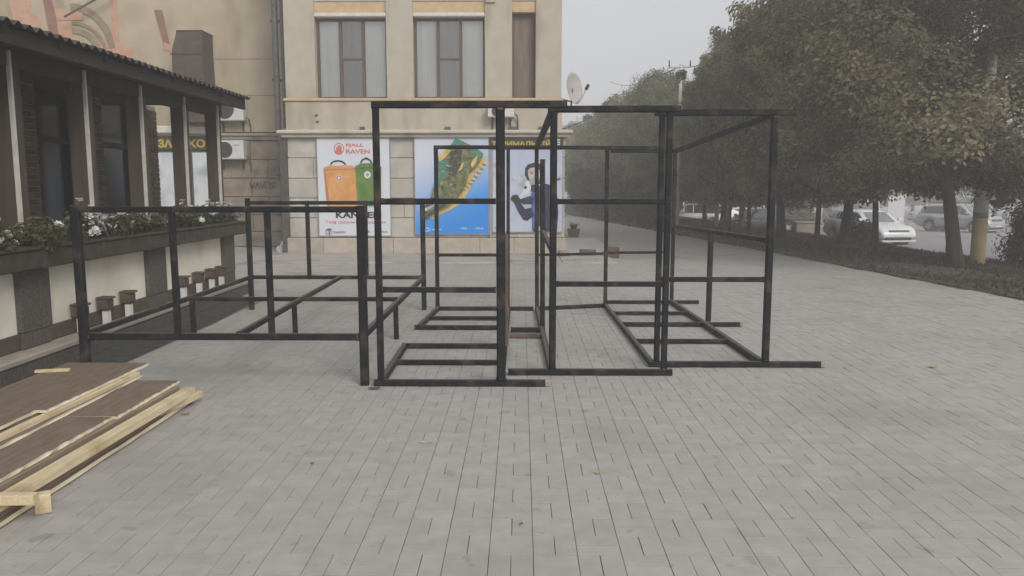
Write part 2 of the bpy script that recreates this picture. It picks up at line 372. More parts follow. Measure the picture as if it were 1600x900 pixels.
def grid_sheet(name, fx0, fx1, ys, nx, fz, m):
    b = MB(); vs = []; fs = []
    for y in ys:
        a, c = fx0(y), fx1(y)
        for i in range(nx + 1):
            x = a + (c - a) * i / nx; vs.append((x, y, fz(x, y)))
    for j in range(len(ys) - 1):
        for i in range(nx):
            k = j * (nx + 1) + i; fs.append((k, k + 1, k + nx + 2, k + nx + 1))
    b.add(vs, fs, m); return structure(b.build(name, smooth=True))
ys = [-20, -10, -4, 0, 2, 4, 6, 8, 10, 12, 14, 16, 18, 20, 22, 24, 26, 28, 30, 33, 36, 40, 45, 50, 60, 75, 90, 120, 160, 220, 300]
grid_sheet('ground', lambda y: -180, lambda y: 220, ys, 40, lambda x, y: zr(y) - (.35 if -14 < x else .35), M['ground'])
vy = [-4 + i * .8 for i in range(130)]
grid_sheet('verge', lambda y: E_(y) - .05, lambda y: R_(y) + .1, vy, 14, lambda x, y: zv(x, y) + .012, M['soil'])
grid_sheet('street', lambda y: R_(y), lambda y: 46 + .1 * y, ys[:-4], 20, lambda x, y: zr(y) + .004, M['asphalt'])
kb = MB()
for i in range(60):
    y0 = 2 + i * 1.0; x = R_(y0) + .05
    kb.cbox(x - .07, x + .07, y0 + .005, y0 + .995, zr(y0) - .2, zr(y0) + .11, M['kerb'], .015)
structure(kb.build('street_kerb'))
ib = MB()
for i in range(9):
    x = 25.5 + i * 1.6
    ib.cbox(x + .01, x + 1.59, 60.5 - i * .3, 63 - i * .3, zr(61) - .3, zr(61) + .22, M['kerb'], .03)
structure(ib.build('traffic_island'))

# pavement: bed sheet, basket-weave blocks near, plain sheet far
pav = grid_sheet('pavement', lambda y: -14, lambda y: E_(y), [-10, -4, 0, 4, 8, 12, 17.2, 22, 26, 32, 40, 46, 60, 90, 130], 4, lambda x, y: -.007, M['joint'])
far = grid_sheet('pavement_far', lambda y: -13, lambda y: E_(y), [17.03, 19, 22, 26, 32, 40, 46, 60, 90, 130], 4, lambda x, y: 0.0, M['pave_far'])
def block_mesh(lx, ly):
    b = MB(); g = .0017
    def ring(i, z): return [(g + i, g + i, z), (lx - g - i, g + i, z), (lx - g - i, ly - g - i, z), (g + i, ly - g - i, z)]
    vs = ring(0, -.014) + ring(0, -.001) + ring(.0003, 0)
    fs = [(8, 9, 10, 11)] + [(r * 4 + i, r * 4 + (i + 1) % 4, r * 4 + 4 + (i + 1) % 4, r * 4 + 4 + i) for r in range(2) for i in range(4)]
    return vs, fs
g_ = 0
V1, F1 = block_mesh(.2, .1); V2, F2 = block_mesh(.1, .2)
bm1 = MB(); bm1.add(V1, F1, M['brick_one']); bm2 = MB(); bm2.add(V2, F2, M['brick_one'])
def mk(b, n):
    me = bpy.data.meshes.new(n); me.from_pydata(b.v, [], b.f); me.materials.append(b.mats[0]); return me
me1, me2 = mk(bm1, 'brick'), mk(bm2, 'brick')
GX, GY = .055, .03
near = []; stuff = MB(); prnd = random.Random(3)
cells = []
for j in range(8, 96):
    y = GY + .2 * j
    for i in range(-20, 48):
        x = GX + .2 * i
        if x + .2 > E_(y) - .02 or y > 17.0: continue
        if x < -3.75 and y > 1: continue
        bricks = [(x, y, 1), (x, y + .1, 1)] if (i + j) % 2 == 0 else [(x, y, 2), (x + .1, y, 2)]
        cells += bricks
def inview(x, y): return y > 3.22 and abs(x + .05) < .64 * y - .1
nearset = sorted([c for c in cells if inview(c[0] + .08, c[1] + .06)], key=lambda c: c[1] + .05 * abs(c[0]))[:300]
ns = set(nearset)
for c in cells:
    x, y, k = c
    dz = prnd.uniform(-.0018, .001); tx = prnd.uniform(-.004, .004); ty = prnd.uniform(-.005, .005)
    if c in ns:
        inst('brick', me1 if k == 1 else me2, pav, (x, y, dz), (tx, ty, prnd.uniform(-.006, .006)))
    else:
        V, F = (V1, F1) if k == 1 else (V2, F2)
        if y > 9.5: F = F[:1] + F[5:]; 
        stuff.add([(x + a, y + b, z + dz + tx * b - ty * a) for a, b, z in V], F, M['brick_pave'], prnd.random())
o = stuff.build('paving_blocks', pav, tone=True); o['kind'] = 'stuff'

ap = MB()
for i in range(7):
    ap.cbox(-6.2 + i * 1.18, -6.2 + (i + 1) * 1.18 - .008, 17.1, 19.62, -.05, .03, M['apron'], .012)
structure(ap.build('concrete_apron'))
ap2 = MB(); ap2.cbox(1.15, 2.35, 19.9, 25.6, -.05, .02, M['pale_slab'], .01); structure(ap2.build('pale_slab'))
ds = MB(); ds.add([(-4.4, 1, .004), (-3.72, 1, .004), (-3.72, 9.6, .004), (-3.86, 11.4, .004), (-4.4, 12.2, .004)], [(0, 1, 2, 3, 4)], M['darkstrip'])  # thin flat strip along the terrace foot, darker than the blocks beside it
structure(ds.build('dark_ground_strip'))
sp = MB(); sp.box(-14, -3.74, 11.5, 17.09, -.05, .002, M['apron']); structure(sp.build('side_paving'))

# ------------------------------------------------------------------ main facade building (wall plane y = 19.6)
FY = 19.6
bl = thing('corner_building', 'beige building corner with brown curtained windows above pale stone blocks and posters', 'building', (-2.3, FY, 0))
BO = Vector((2.3, -FY, 0))                       # parts are written in world numbers, shifted under the empty
def bpart(mb, name, parent=None, **k):
    o = mb.build(name, parent or bl, **k)
    if parent is None: o.location = BO
    return o
WIN = [(-4.94, -3.23), (-2.59, -.88), (-.23, .33)]
b = MB(); b.box(-5.62, .93, FY + .32, FY + 12, 0, 12, M['beige']); bpart(b, 'wall_core')
b = MB()                                          # wall faces between sill and lintel, recess 0.14
for x0, x1 in WIN: b.box(x0, x1, FY + .14, FY + .319, 2.98, 3.70, M['beige'])
bpart(b, 'sill_panel')
xs = [(-5.67, -4.94), (-3.23, -2.59), (-.88, -.23), (.33, .95)]
for x0, x1 in xs:
    b = MB(); b.cbox(x0 + .001, x1 - .001, FY, FY + .33, 3.745, 11.5, M['beige'], .012); bpart(b, 'pilaster')
b = MB(); b.cbox(-.86, -.62, FY - .05, FY + .1, 5.95, 8, M['beige'], .012); bpart(b, 'pilaster_step')
b = MB(); b.cbox(-5.69, .97, FY - .012, FY + .135, 2.99, 3.68, M['beige'], .006); bpart(b, 'band_course')
b = MB(); b.cbox(-5.72, 1.0, FY - .06, FY + .3, 3.68, 3.745, M['lintel'], .012); bpart(b, 'sill_moulding')
for x0, x1 in WIN:
    for z0 in (0, 3.05):
        b = MB(); b.cbox(x0 + .002, x1 - .002, FY + .05, FY + .33, 5.74 + z0, 6.0 + z0, M['lintel'], .01)
        bpart(b, 'lintel_panel')
        b = MB(); b.cbox(x0 + .002, x1 - .002, FY + .02, FY + .33, 6.003 + z0, 6.16 + z0, M['white_trim'], .015); bpart(b, 'white_band')
        if x1 - x0 > 1:
            b = MB(); b.cbox(x0 + .003, x1 - .003, FY + .0, FY + .32, 5.64 + z0, 5.737 + z0, M['white_trim'], .02); bpart(b, 'window_head')
def window(x0, x1, z0, z1, kind):
    y = FY + .2
    f = MB(); t = .055
    f.box(x0 + .004, x0 + t, y, y + .08, z0, z1, M['winframe']); f.box(x1 - t, x1 - .004, y, y + .08, z0, z1, M['winframe'])
    f.box(x0 + t, x1 - t, y, y + .08, z0, z0 + t, M['winframe']); f.box(x0 + t, x1 - t, y, y + .08, z1 - t, z1, M['winframe'])
    fr = bpart(f, 'window')
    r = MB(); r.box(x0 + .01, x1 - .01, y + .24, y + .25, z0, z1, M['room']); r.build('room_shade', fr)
    if kind == 1:
        b = MB(); b.box(x0 + t, x1 - t, y + .05, y + .055, z0 + t, z1 - t, M['curtain_b']); b.build('blind', fr); return
    w = x1 - x0; m1, m2 = x0 + w * .335, x0 + w * .655
    for mxx in (m1, m2):
        b = MB(); b.box(mxx - .035, mxx + .035, y - .004, y + .084, z0 + t, z1 - t, M['winframe']); b.build('mullion', fr)
    b = MB(); b.box(m1 + .036, m2 - .036, y + .004, y + .07, z0 + (z1 - z0) * .5 - .02, z0 + (z1 - z0) * .5 + .02, M['winframe']); b.build('glazing_bar', fr)
    for a, c, mm in ((x0 + t, m1 - .036, 'pane'), (m1 + .036, m2 - .036, 'pane'), (m2 + .036, x1 - t, 'pane')):
        b = MB(); b.box(a, c, y + .04, y + .046, z0 + t, z1 - t, M[mm]); b.build('pane', fr)
    wr = random.Random(int(x0 * 100))
    for a, c, mm in ((x0 + .06, m1 + .02, 'curtain'), (m1 + .02, m2 - .02, 'curtain_b'), (m2 - .02, x1 - .06, 'curtain')):
        b = MB(); n = 40; ph = wr.uniform(0, 6); vs = []
        for i in range(n + 1):
            x = a + (c - a) * i / n; d = .010 * math.sin(i * .42 + ph) + .005 * math.sin(i * 1.1 + ph * 2) + wr.uniform(-.0015, .0015)
            vs += [(x, y + .085 + d * .5, z0 + .03), (x, y + .085 + d, z1 - .05)]
        b.add(vs, [(2 * i, 2 * i + 2, 2 * i + 3, 2 * i + 1) for i in range(n)], M[mm]); b.build('curtain', fr, smooth=True)
for i, (x0, x1) in enumerate(WIN): window(x0, x1, 3.745, 5.64 if i < 2 else 5.735, 0 if i < 2 else 1)
b = MB()                                          # cornice with two steps
b.cbox(-5.86, 1.22, FY - .24, FY + .3, 2.90, 2.985, M['cornice'], .02)
b.cbox(-5.78, 1.14, FY - .15, FY + .3, 2.815, 2.899, M['cornice'], .02); bpart(b, 'cornice')
b = MB(); b.box(-5.66, 1.02, FY + .03, FY + .3, 0, 2.814, M['stone_joint']); bpart(b, 'mortar_bed')
# stone blocks, single parts
courses = [(.42, .44), (.44, .92), (.92, 1.40), (1.40, 1.88), (1.88, 2.35), (2.35, 2.812)]
zs = [.40, .88, 1.36, 1.84, 2.33, 2.812]
srnd = random.Random(11)
for r in range(len(zs) - 1):
    x = -5.68; off = [1.05, .62][r % 2]; first = True
    while x < 1.02:
        w = off if first else srnd.uniform(1.0, 1.25); first = False
        x1 = min(x + w, 1.05)
        if 1.05 - x1 < .3: x1 = 1.05
        g = MB(); dy = srnd.uniform(-.008, .006)
        g.cbox(x + .006, x1 - .006, FY + dy, FY + .1, zs[r] + .006, zs[r + 1] - .006, M['stone'], .014)
        bpart(g, 'stone_block'); x = x1
x = -5.74
while x < 1.05:                                   # plinth stones
    x1 = min(x + srnd.uniform(.8, 1.1), 1.09); x1 = 1.09 if 1.09 - x1 < .3 else x1
    g = MB(); g.cbox(x + .005, x1 - .005, FY - .07, FY + .1, .0, .394, M['plinth'], .02); bpart(g, 'plinth_stone'); x = x1
for x, z, w in ((-3.9, 2.998, .12), (-1.85, 3.0, .14), (-.32, 3.0, .2), (.4, 3.0, .2)):
    g = MB(); g.cbox(x, x + w, FY - .09, FY - .013, 3.0, 3.07, M['pipe'], .01); bpart(g, 'wall_fixing')
for x, z in ((-4.98, 3.33), (-4.96, 3.18)):
    g = MB(); g.cbox(x, x + .07, FY - .05, FY - .013, z, z + .035, M['pipe'], .006); bpart(g, 'wall_fixing')

# wall-hung AC unit, satellite dish
def ac_unit(label, x0, x1, z0, z1, y, fan=True, group=None):
    t = thing('air_conditioner', label, 'air conditioner', ((x0 + x1) / 2, y, z0)); w = x1 - x0; h = z1 - z0
    b = MB(); b.cbox(-w / 2, w / 2, -.30, -.03, 0, h, M['acwhite'], .02); b.build('casing', t)
    r = h * .42; cx = -w / 2 + w * .34
    b = MB(); b.disc_xz(cx, h * .5, r, -.301, M['acdark'], .008, 24); g = b.build('fan_grille', t)
    b = MB()
    for k in range(1, 5):
        n = 24; rr = r * k / 4.2
        b.tube([(cx + rr * math.cos(2 * math.pi * i / n), -.314, h * .5 + rr * math.sin(2 * math.pi * i / n)) for i in range(n + 1)], [.004] * (n + 1), M['pipe'], 4)
    b.build('grille_ring', g)
    b = MB(); b.box(w * .18, w * .36, -.304, -.3005, h * .72, h * .78, M['pgrey']); b.build('badge', t)
    b = MB()
    for sx in (-w * .35, w * .35):
        b.box(sx - .02, sx + .02, -.29, 0, -.04, -.001, M['acdark']); b.box(sx - .02, sx + .02, -.03, 0, -.25, -.0405, M['acdark'])
    b.build('bracket', t)
    b = MB(); b.tube([(w / 2 + .0, -.12, .1), (w / 2 + .07, -.1, .05), (w / 2 + .09, -.03, -.12), (w / 2 + .09, -.03, -.3)], [.02] * 4, M['pipe'], 6); b.build('hose', t)
    return t
ac_unit('small white air conditioner under the right window above the poster of the man', -.80, -.18, 3.27, 3.56, FY - .02)

t = thing('satellite_dish', 'pale oval satellite dish on bracket at the right corner of the building', 'satellite dish', (1.0, FY + .15, 3.62))
b = MB(); n = 28; rings = 6; vs = []; fs = []
ax = Vector((.62, -.76, .18)).normalized(); sx = ax.cross(Vector((0, 0, 1))).normalized(); uy = sx.cross(ax)
cc = Vector((.27, -.1, .37))
for q in range(rings + 1):
    rr = q / rings
    for k in range(n):
        a = 2 * math.pi * k / n
        vs.append(cc + sx * (.245 * rr * math.cos(a)) + uy * (.385 * rr * math.sin(a)) + ax * (.09 * rr * rr - .09))
for q in range(rings):
    for k in range(n):
        j = (k + 1) % n; fs.append((q * n + k, q * n + j, q * n + n + j, q * n + n + k))
b.add(vs, fs, M['dish']); o = b.build('reflector', t, smooth=True)
md = o.modifiers.new('thick', 'SOLIDIFY'); md.thickness = .012
b = MB(); b.tube([cc - uy * .37, cc - uy * .30 + ax * .2, cc - uy * .12 + ax * .40], [.012] * 3, M['steelpole'], 6); b.build('feed_arm', t)
b = MB(); b.tube([cc - uy * .14 + ax * .37, cc - uy * .06 + ax * .47], [.04, .035], M['acdark'], 8); b.build('feed_horn', t)
b = MB(); b.tube([(-.06, 0, -.1), (.18, -.02, -.12), (.21, -.05, .12), cc - ax * .09], [.025] * 4, M['pipe'], 8)
b.tube([(-.06, 0, .12), (.2, -.04, .05)], [.018] * 2, M['pipe'], 6); b.build('bracket', t)

# posters (flat print on thin boards)
def poster(label, x0, x1, z0, z1, base, cat='poster'):
    t = thing('poster_board', label, cat, (x0, FY - .02, z0)); w, h = x1 - x0, z1 - z0
    b = MB(); b.cbox(0, w, -.045, .0, 0, h, M[base] if isinstance(base, str) else base, .004); b.build('board', t)
    b = MB(); q = .018
    for a in ((-.02, -.001, 0, h), (w + .001, w + .02, 0, h)): b.box(a[0], a[1], -.05, .0, a[2], a[3], M['pgrey'])
    for a in ((-.02, w + .02, -.02, -.001), (-.02, w + .02, h + .001, h + .02)): b.box(a[0], a[1], -.05, .0, a[2], a[3], M['pgrey'])
    b.build('edge_frame', t)
    lay = [0]
    def P(uv, m, name='print', k=None):
        lay[0] += 1; y = -.0455 - .0012 * lay[0] if k is None else -.0455 - .0012 * k
        bb = MB(); bb.poly_xz([(u * w, h - v * h) for u, v in uv], y, M[m], .001); return bb.build(name, t)
    return t, w, h, P
def ell(cu, cv, ru, rv, n=20, a0=0, a1=360): return [(cu + ru * math.cos(R(a0 + (a1 - a0) * k / n)), cv + rv * math.sin(R(a0 + (a1 - a0) * k / n))) for k in range(n + (0 if a1 - a0 == 360 else 1))]
def arc_band(cu, cv, ru, rv, tu, a0, a1, n=14):
    return ell(cu, cv, ru, rv, n, a0, a1) + ell(cu, cv, ru - tu, rv - tu * .75, n, a1, a0)

t, w, h, P = poster('white poster with an orange and a green backpack beneath red lettering', -4.94, -3.20, .45, 2.80, 'pw')
P(ell(.305, .105, .072, .058), 'prt', 'emblem')
P(arc_band(.305, .105, .058, .046, .016, 150, 400), 'pw', 'emblem'); P(ell(.315, .108, .022, .018), 'prt', 'emblem')
P([(.235, .115), (.29, .145), (.35, .16), (.30, .168), (.25, .155)], 'prt', 'emblem'); P([(.26, .085), (.285, .075), (.29, .10)], 'pw', 'emblem')
text('lettering', 'FJALL', M['prt'], t, .40 * w, h * (1 - .096), -.047, .25 * w, .042 * h, .03)
text('lettering', 'RAVEN', M['prt'], t, .40 * w, h * (1 - .158), -.047, .335 * w, .046 * h, .03)
P(arc_band(.285, .277, .115, .055, .022, 190, 350), 'pblack', 'bag_handle')
P([(.085, .305), (.11, .29), (.17, .278), (.46, .278), (.515, .292), (.53, .31), (.555, .69), (.53, .705), (.14, .705), (.118, .69)], 'porange', 'orange_bag')
P([(.09, .315), (.52, .305), (.525, .318), (.09, .33)], 'porange_d'); P([(.125, .655), (.55, .648), (.552, .66), (.127, .668)], 'porange_d')
P([(.083, .31), (.11, .29), (.155, .70), (.14, .705), (.118, .69)], 'porange_d')
P(ell(.295, .405, .043, .033), 'pw'); P(ell(.295, .405, .036, .028), 'porange_d'); P(ell(.295, .405, .016, .014), 'pw')
P(arc_band(.68, .26, .085, .06, .02, 185, 355), 'pblack', 'bag_handle'); P([(.665, .195), (.70, .195), (.705, .21), (.66, .21)], 'pblack')
P([(.525, .29), (.56, .27), (.63, .255), (.80, .255), (.865, .272), (.89, .295), (.875, .68), (.85, .692), (.575, .692), (.55, .68)], 'pgreen', 'green_bag')
P([(.53, .30), (.885, .29), (.885, .302), (.53, .313)], 'pgreen_d'); P([(.555, .64), (.875, .635), (.875, .648), (.555, .653)], 'pgreen_d')
P(ell(.695, .372, .048, .037), 'pw'); P(ell(.695, .372, .022, .018), 'pgrey')
text('lettering', 'KÅNKEN', M['pblack'], t, .235 * w, h * (1 - .818), -.047, .64 * w, .085 * h, .035)
text('lettering', 'Твій ідеальний рюкзак', M['prt'], t, .085 * w, h * (1 - .882), -.047, .86 * w, .04 * h, .008)
P(arc_band(.135, .958, .05, .028, .012, 0, 350), 'pgrey'); P([(.13, .925), (.142, .925), (.145, .985), (.133, .985)], 'pblack'); P([(.10, .93), (.17, .925), (.17, .935), (.10, .94)], 'pblack')
P([(.20, .952), (.25, .957), (.30, .953), (.37, .958), (.37, .966), (.29, .964), (.24, .968), (.20, .963)], 'pgrey', 'print_stroke')
text('lettering', 'www.          .com.ua', M['pblack'], t, .62 * w, h * (1 - .968), -.047, .33 * w, .018 * h, .012)

t, w, h, P = poster('poster of a green and yellow trail shoe on a blue fading ground', -2.58, -.80, .50, 2.86, 'pfade')
P([(.0, .0), (1, .0), (1, .012), (0, .012)], 'pw')
P([(.985, .20), (.965, .27), (.865, .35), (.80, .385), (.77, .43), (.76, .47), (.755, .52), (.68, .625), (.60, .70), (.46, .76), (.30, .815), (.24, .845), (.20, .84), (.19, .80), (.40, .70), (.60, .55), (.70, .40), (.80, .30)], 'pyellow', 'shoe_sole')
for k in range(16):
    s = k / 15; u = .955 - .70 * s + .05 * math.sin(s * 3.1); v = .275 + .535 * s + .02 * math.sin(s * 6)
    P([(u - .03, v - .014), (u + .022, v - .008), (u + .028, v + .012), (u - .02, v + .014)], 'pyellow', 'shoe_tread', 40 + k % 2)
P([(.56, .022), (.66, .06), (.82, .12), (.93, .18), (.92, .23), (.85, .31), (.74, .38), (.72, .45), (.68, .53), (.60, .62), (.48, .70), (.30, .775), (.13, .85), (.10, .84), (.10, .745), (.23, .61), (.26, .52), (.30, .45), (.32, .32), (.33, .21), (.42, .14), (.51, .085)], 'polive', 'shoe_upper', 80)
k0 = [81]
def S(uv, m, n='shoe_patch'): k0[0] += 1; P(uv, m, n, k0[0])
S([(.51, .09), (.56, .022), (.66, .06), (.65, .10), (.56, .12)], 'pteal'); S([(.33, .21), (.42, .14), (.50, .15), (.42, .22), (.34, .27)], 'pyellow')
S([(.33, .26), (.44, .24), (.48, .30), (.44, .36), (.40, .44), (.33, .47), (.31, .40)], 'pteal'); S([(.82, .13), (.93, .18), (.90, .23), (.83, .22), (.78, .17)], 'pteal')
S([(.48, .17), (.60, .13), (.66, .16), (.62, .30), (.56, .40), (.46, .40), (.48, .28)], 'pbrown'); S([(.66, .12), (.74, .16), (.70, .30), (.62, .36), (.64, .22)], 'polive')
S([(.64, .28), (.67, .27), (.64, .35), (.60, .36)], 'pyellow'); S([(.80, .24), (.86, .20), (.83, .28), (.78, .33), (.76, .29)], 'pyellow')
S([(.10, .76), (.22, .63), (.34, .62), (.30, .70), (.20, .74), (.14, .80)], 'pbrown'); S([(.11, .83), (.30, .72), (.47, .66), (.40, .72), (.14, .845)], 'pbrown')
S([(.12, .74), (.28, .69), (.27, .71), (.15, .77)], 'prock')
pr = random.Random(5)
for k in range(70):
    u, v = pr.uniform(.30, .80), pr.uniform(.12, .66)
    if u + (v - .1) * .85 > .98 or u < .34 + (.30 if v < .2 else 0) * .3 - (v - .45 if v > .45 else 0) * .6: continue
    a = pr.uniform(-.9, .4); l = pr.uniform(.015, .05); ww = pr.uniform(.004, .012)
    du, dv = l * math.cos(a), l * math.sin(a)
    S([(u, v), (u + du, v + dv), (u + du * .9, v + dv + ww), (u, v + ww * 1.4)], pr.choice(['pbrown', 'pbrown', 'pteal', 'pgreen', 'polive', 'prock']))
text('lettering', 'www.          .com.ua', M['pw'], t, .62 * w, h * (1 - .955), -.047, .31 * w, .02 * h, .012)
P(arc_band(.16, .955, .045, .02, .01, 0, 350), 'pw'); P([(.23, .950), (.28, .954), (.36, .951), (.36, .957), (.28, .961), (.23, .957)], 'pw', 'print_stroke')

t, w, h, P = poster('poster of a bearded man in dark hat and navy jacket on grey rock', -.70, .98, .55, 2.52, 'pw2')
for q in ([(.0, .18), (.07, .13), (.10, .30), (.06, .55), (.0, .58)], [(.27, .34), (.36, .27), (.48, .31), (.52, .36), (.40, .40), (.28, .37)], [(.36, .42), (.50, .36), (.56, .44), (.47, .56), (.38, .50)], [(.95, .32), (1, .30), (1, .36), (.95, .38)]): P(q, 'prock')
P([(.88, .36), (.97, .34), (.98, .355), (.90, .385)], 'pnavy')
P([(.47, .40), (.51, .37), (.56, .46), (.53, .52), (.45, .56), (.40, .60), (.38, .57), (.44, .50)], 'pw')
P([(.45, .46), (.47, .43), (.495, .45), (.48, .485)], 'pblack', 'glove_mark')
P([(.585, 1), (.57, .80), (.555, .66), (.55, .55), (.58, .50), (.66, .44), (.78, .41), (.88, .45), (.93, .56), (.95, .75), (.93, 1)], 'pnavy', 'jacket')
P([(.56, .60), (.55, .55), (.60, .50), (.66, .50), (.64, .62), (.62, .72), (.60, .95), (.57, .99), (.57, .78)], 'pblue', 'jacket_panel')
P([(.27, .58), (.34, .54), (.40, .60), (.54, .56), (.60, .58), (.58, .66), (.44, .66), (.40, .64), (.47, .72), (.56, .70), (.60, .80), (.50, .865), (.44, .85), (.36, .74), (.32, .66)], 'pnavy', 'sleeve')
P([(.255, .60), (.28, .555), (.34, .54), (.38, .57), (.36, .62), (.30, .635)], 'pblack', 'glove')
P([(.465, .30), (.47, .22), (.51, .175), (.60, .155), (.68, .17), (.72, .23), (.72, .34), (.68, .42), (.64, .40), (.56, .38), (.50, .36)], 'pblack', 'hair')
P([(.505, .25), (.54, .22), (.62, .21), (.67, .24), (.68, .32), (.66, .39), (.62, .425), (.57, .42), (.53, .36), (.51, .31)], 'pskin', 'face')
P([(.545, .285), (.575, .28), (.575, .292), (.55, .297)], 'pblack'); P([(.62, .28), (.65, .282), (.65, .294), (.62, .29)], 'pblack')
P([(.54, .272), (.58, .266), (.58, .273), (.54, .279)], 'pblack'); P([(.59, .30), (.605, .345), (.585, .35)], 'pgrey')
P([(.55, .36), (.59, .355), (.64, .36), (.655, .39), (.62, .43), (.575, .425)], 'pgrey', 'beard'); P([(.575, .375), (.62, .373), (.62, .384), (.58, .386)], 'pskin')
P([(.56, .42), (.64, .43), (.66, .48), (.60, .52), (.55, .50)], 'pnavy'); P([(.03, .94), (.05, .94), (.05, .96), (.03, .96)], 'pgrey')
P([(.63, .96), (.68, .93), (.70, .98), (.65, 1)], 'pskin')

t = thing('shop_sign', 'narrow dark sign with yellow lettering above the poster of the man', 'sign', (-.78, FY - .02, 2.535))
b = MB(); b.cbox(0, 1.78, -.07, 0, 0, .275, M['signdark'], .008); b.build('board', t)
text('lettering', 'ТУРИМАЛЬНІЙ', M['signyellow'], t, .06, .07, -.074, 1.42, .15, .03)
b = MB()
for r in range(4): b.box(1.62, 1.70, -.074, -.0705, .04 + r * .055, .07 + r * .055, M['pw'])
b.build('print', t)
b = MB(); b.cbox(-.775, -.715, FY - .07, FY - .021, .40, 2.53, M['pgrey'], .006); tag(b.build('poster_rail'), 'thin grey upright rail between the shoe poster and the man poster', 'rail')

# ------------------------------------------------------------------ wing of the building behind the terrace (wall plane y = 21.8)
WY = 21.8
wg = thing('wing_building', 'older darker beige wing wall with brown stone base behind the cafe terrace', 'building', (-10, WY, 0))
def wpart(mb, name, parent=None, **k):
    o = mb.build(name, parent or wg, **k)
    if parent is None: o.location = (10, -WY, 0)
    return o
b = MB(); b.box(-22, -5.63, WY, WY + 9, 3.1, 12, M['beige2']); b.box(-22, -5.63, WY + .06, WY + 9, 0, 3.099, M['stone_joint']); wpart(b, 'wall')
b = MB(); b.cbox(-22, -5.7, WY - .10, WY + .05, 2.99, 3.06, M['ledge'], .015); b.cbox(-22, -5.7, WY - .05, WY + .05, 2.88, 2.985, M['stone2'], .012); wpart(b, 'cornice')
b = MB(); b.cbox(-9.95, -8.3, WY - .2, WY + .02, 3.05, 3.25, M['white_trim'], .03); wpart(b, 'white_ledge')
for z in (4.05, 5.0): 
    b = MB(); b.box(-8.2, -5.9, WY - .006, WY - .001, z, z + .02, M['stone2']); wpart(b, 'render_joint')
zs2 = [.0, .42, .88, 1.36, 1.86, 2.36, 2.875]
for r in range(6):
    x = -8.12; k = r % 2
    while x < -5.75:
        x1 = min(x + (1.25 if not k else .8), -5.70); k = 0
        g = MB(); dy = srnd.uniform(-.03, .01)
        g.cbox(x + .006, x1 - .006, WY + dy, WY + .12, zs2[r] + .006, zs2[r + 1] - .006, M['stone2'], .02); wpart(g, 'stone_block'); x = x1
# shop front seen through the terrace
g = MB(); g.box(-11.2, -8.14, WY - .02, WY + .1, 0, 2.62, M['pipeclad']); wpart(g, 'shopfront')
for x0, x1 in ((-11.0, -10.05), (-9.85, -9.16), (-8.92, -8.2)):
    f = MB(); f.cbox(x0, x1, WY - .07, WY - .021, 1.0, 2.6, M['tpost'], .01); fr = wpart(f, 'shop_window')
    p = MB(); p.box(x0 + .05, x1 - .05, WY - .08, WY - .071, 1.06, 2.55, M['shopglass']); p.build('pane', fr)
t = thing('shop_sign', 'dark fascia sign with blocky yellow letters seen through the terrace posts', 'sign', (-9.95, WY - .03, 2.62))
b = MB(); b.cbox(0, 1.85, -.08, 0, 0, .36, M['signdark'], .008); b.build('board', t)
text('lettering', 'ЗАЛ', M['signyellow'], t, .18, .06, -.084, .58, .22, .035); text('lettering', 'КОН', M['signyellow'], t, 1.0, .06, -.084, .70, .22, .035)
ac_unit('white air conditioner on beige wall above the ledge, upper of two by the roof end', -8.12, -7.36, 3.37, 3.98, WY - .02)
ac_unit('white air conditioner just below the stone ledge, the lower of the two by the terrace', -8.15, -7.38, 2.36, 2.86, WY - .05)
# mural
MU = [('mural', [(-13.6, 6.53), (-12.96, 6.53), (-13.02, 6.2), (-12.76, 6.07), (-12.71, 5.5), (-13.32, 5.6)]), ('mural_d', [(-12.69, 6.75), (-12.45, 6.75), (-12.25, 5.4), (-12.53, 5.4)]),
      ('mural', [(-12.36, 6.33), (-11.89, 6.23), (-11.95, 5.2), (-12.28, 5.3)]), ('mural', [(-10.92, 6.9), (-10.7, 6.9), (-10.7, 5.45), (-10.85, 5.42)]),
      ('mural', [(-11.31, 5.34), (-10.92, 5.51), (-10.35, 5.31), (-10.37, 4.9), (-10.64, 4.9), (-11.3, 4.9)]), ('mural_d', [(-9.72, 6.27), (-9.51, 6.27), (-9.33, 5.27), (-9.5, 5.31)]),
      ('mural', [(-9.36, 5.4), (-9.07, 5.3), (-9.14, 4.3), (-9.35, 4.3)]), ('mural', [(-13.5, 5.5), (-12.6, 5.55), (-11.9, 5.3), (-11.9, 5.1), (-13.5, 5.1)]),
      ('mural', [(-9.50, 5.45), (-9.33, 5.38), (-9.36, 5.2), (-9.5, 5.25)]), ('mural', [(-12.3, 6.32), (-11.6, 6.22), (-11.62, 6.02), (-12.28, 6.02)])]
for k, (m, pts) in enumerate(MU):
    b = MB(); b.poly_xz(pts, WY - .001 - .0025 * k, M[m], .002); wpart(b, 'painted_ornament')
def band(c, r0, r1, a0, a1, sx=1.0, n=18):
    o = [(c[0] + sx * r1 * math.cos(R(a0 + (a1 - a0) * i / n)), c[1] + r1 * math.sin(R(a0 + (a1 - a0) * i / n))) for i in range(n + 1)]
    return o + [(c[0] + sx * r0 * math.cos(R(a1 + (a0 - a1) * i / n)), c[1] + r0 * math.sin(R(a1 + (a0 - a1) * i / n))) for i in range(n + 1)]
for k, pts in enumerate([band((-11.9, 5.2), 1.05, 1.24, 5, 92, .88), band((-11.9, 5.1), .80, .88, 5, 92, 1.0), band((-11.9, 5.1), .58, .72, 5, 92, 1.0)]):
    b = MB(); b.poly_xz(pts, WY - .03 - .003 * k, M['mural_b'], .002); wpart(b, 'painted_arch')
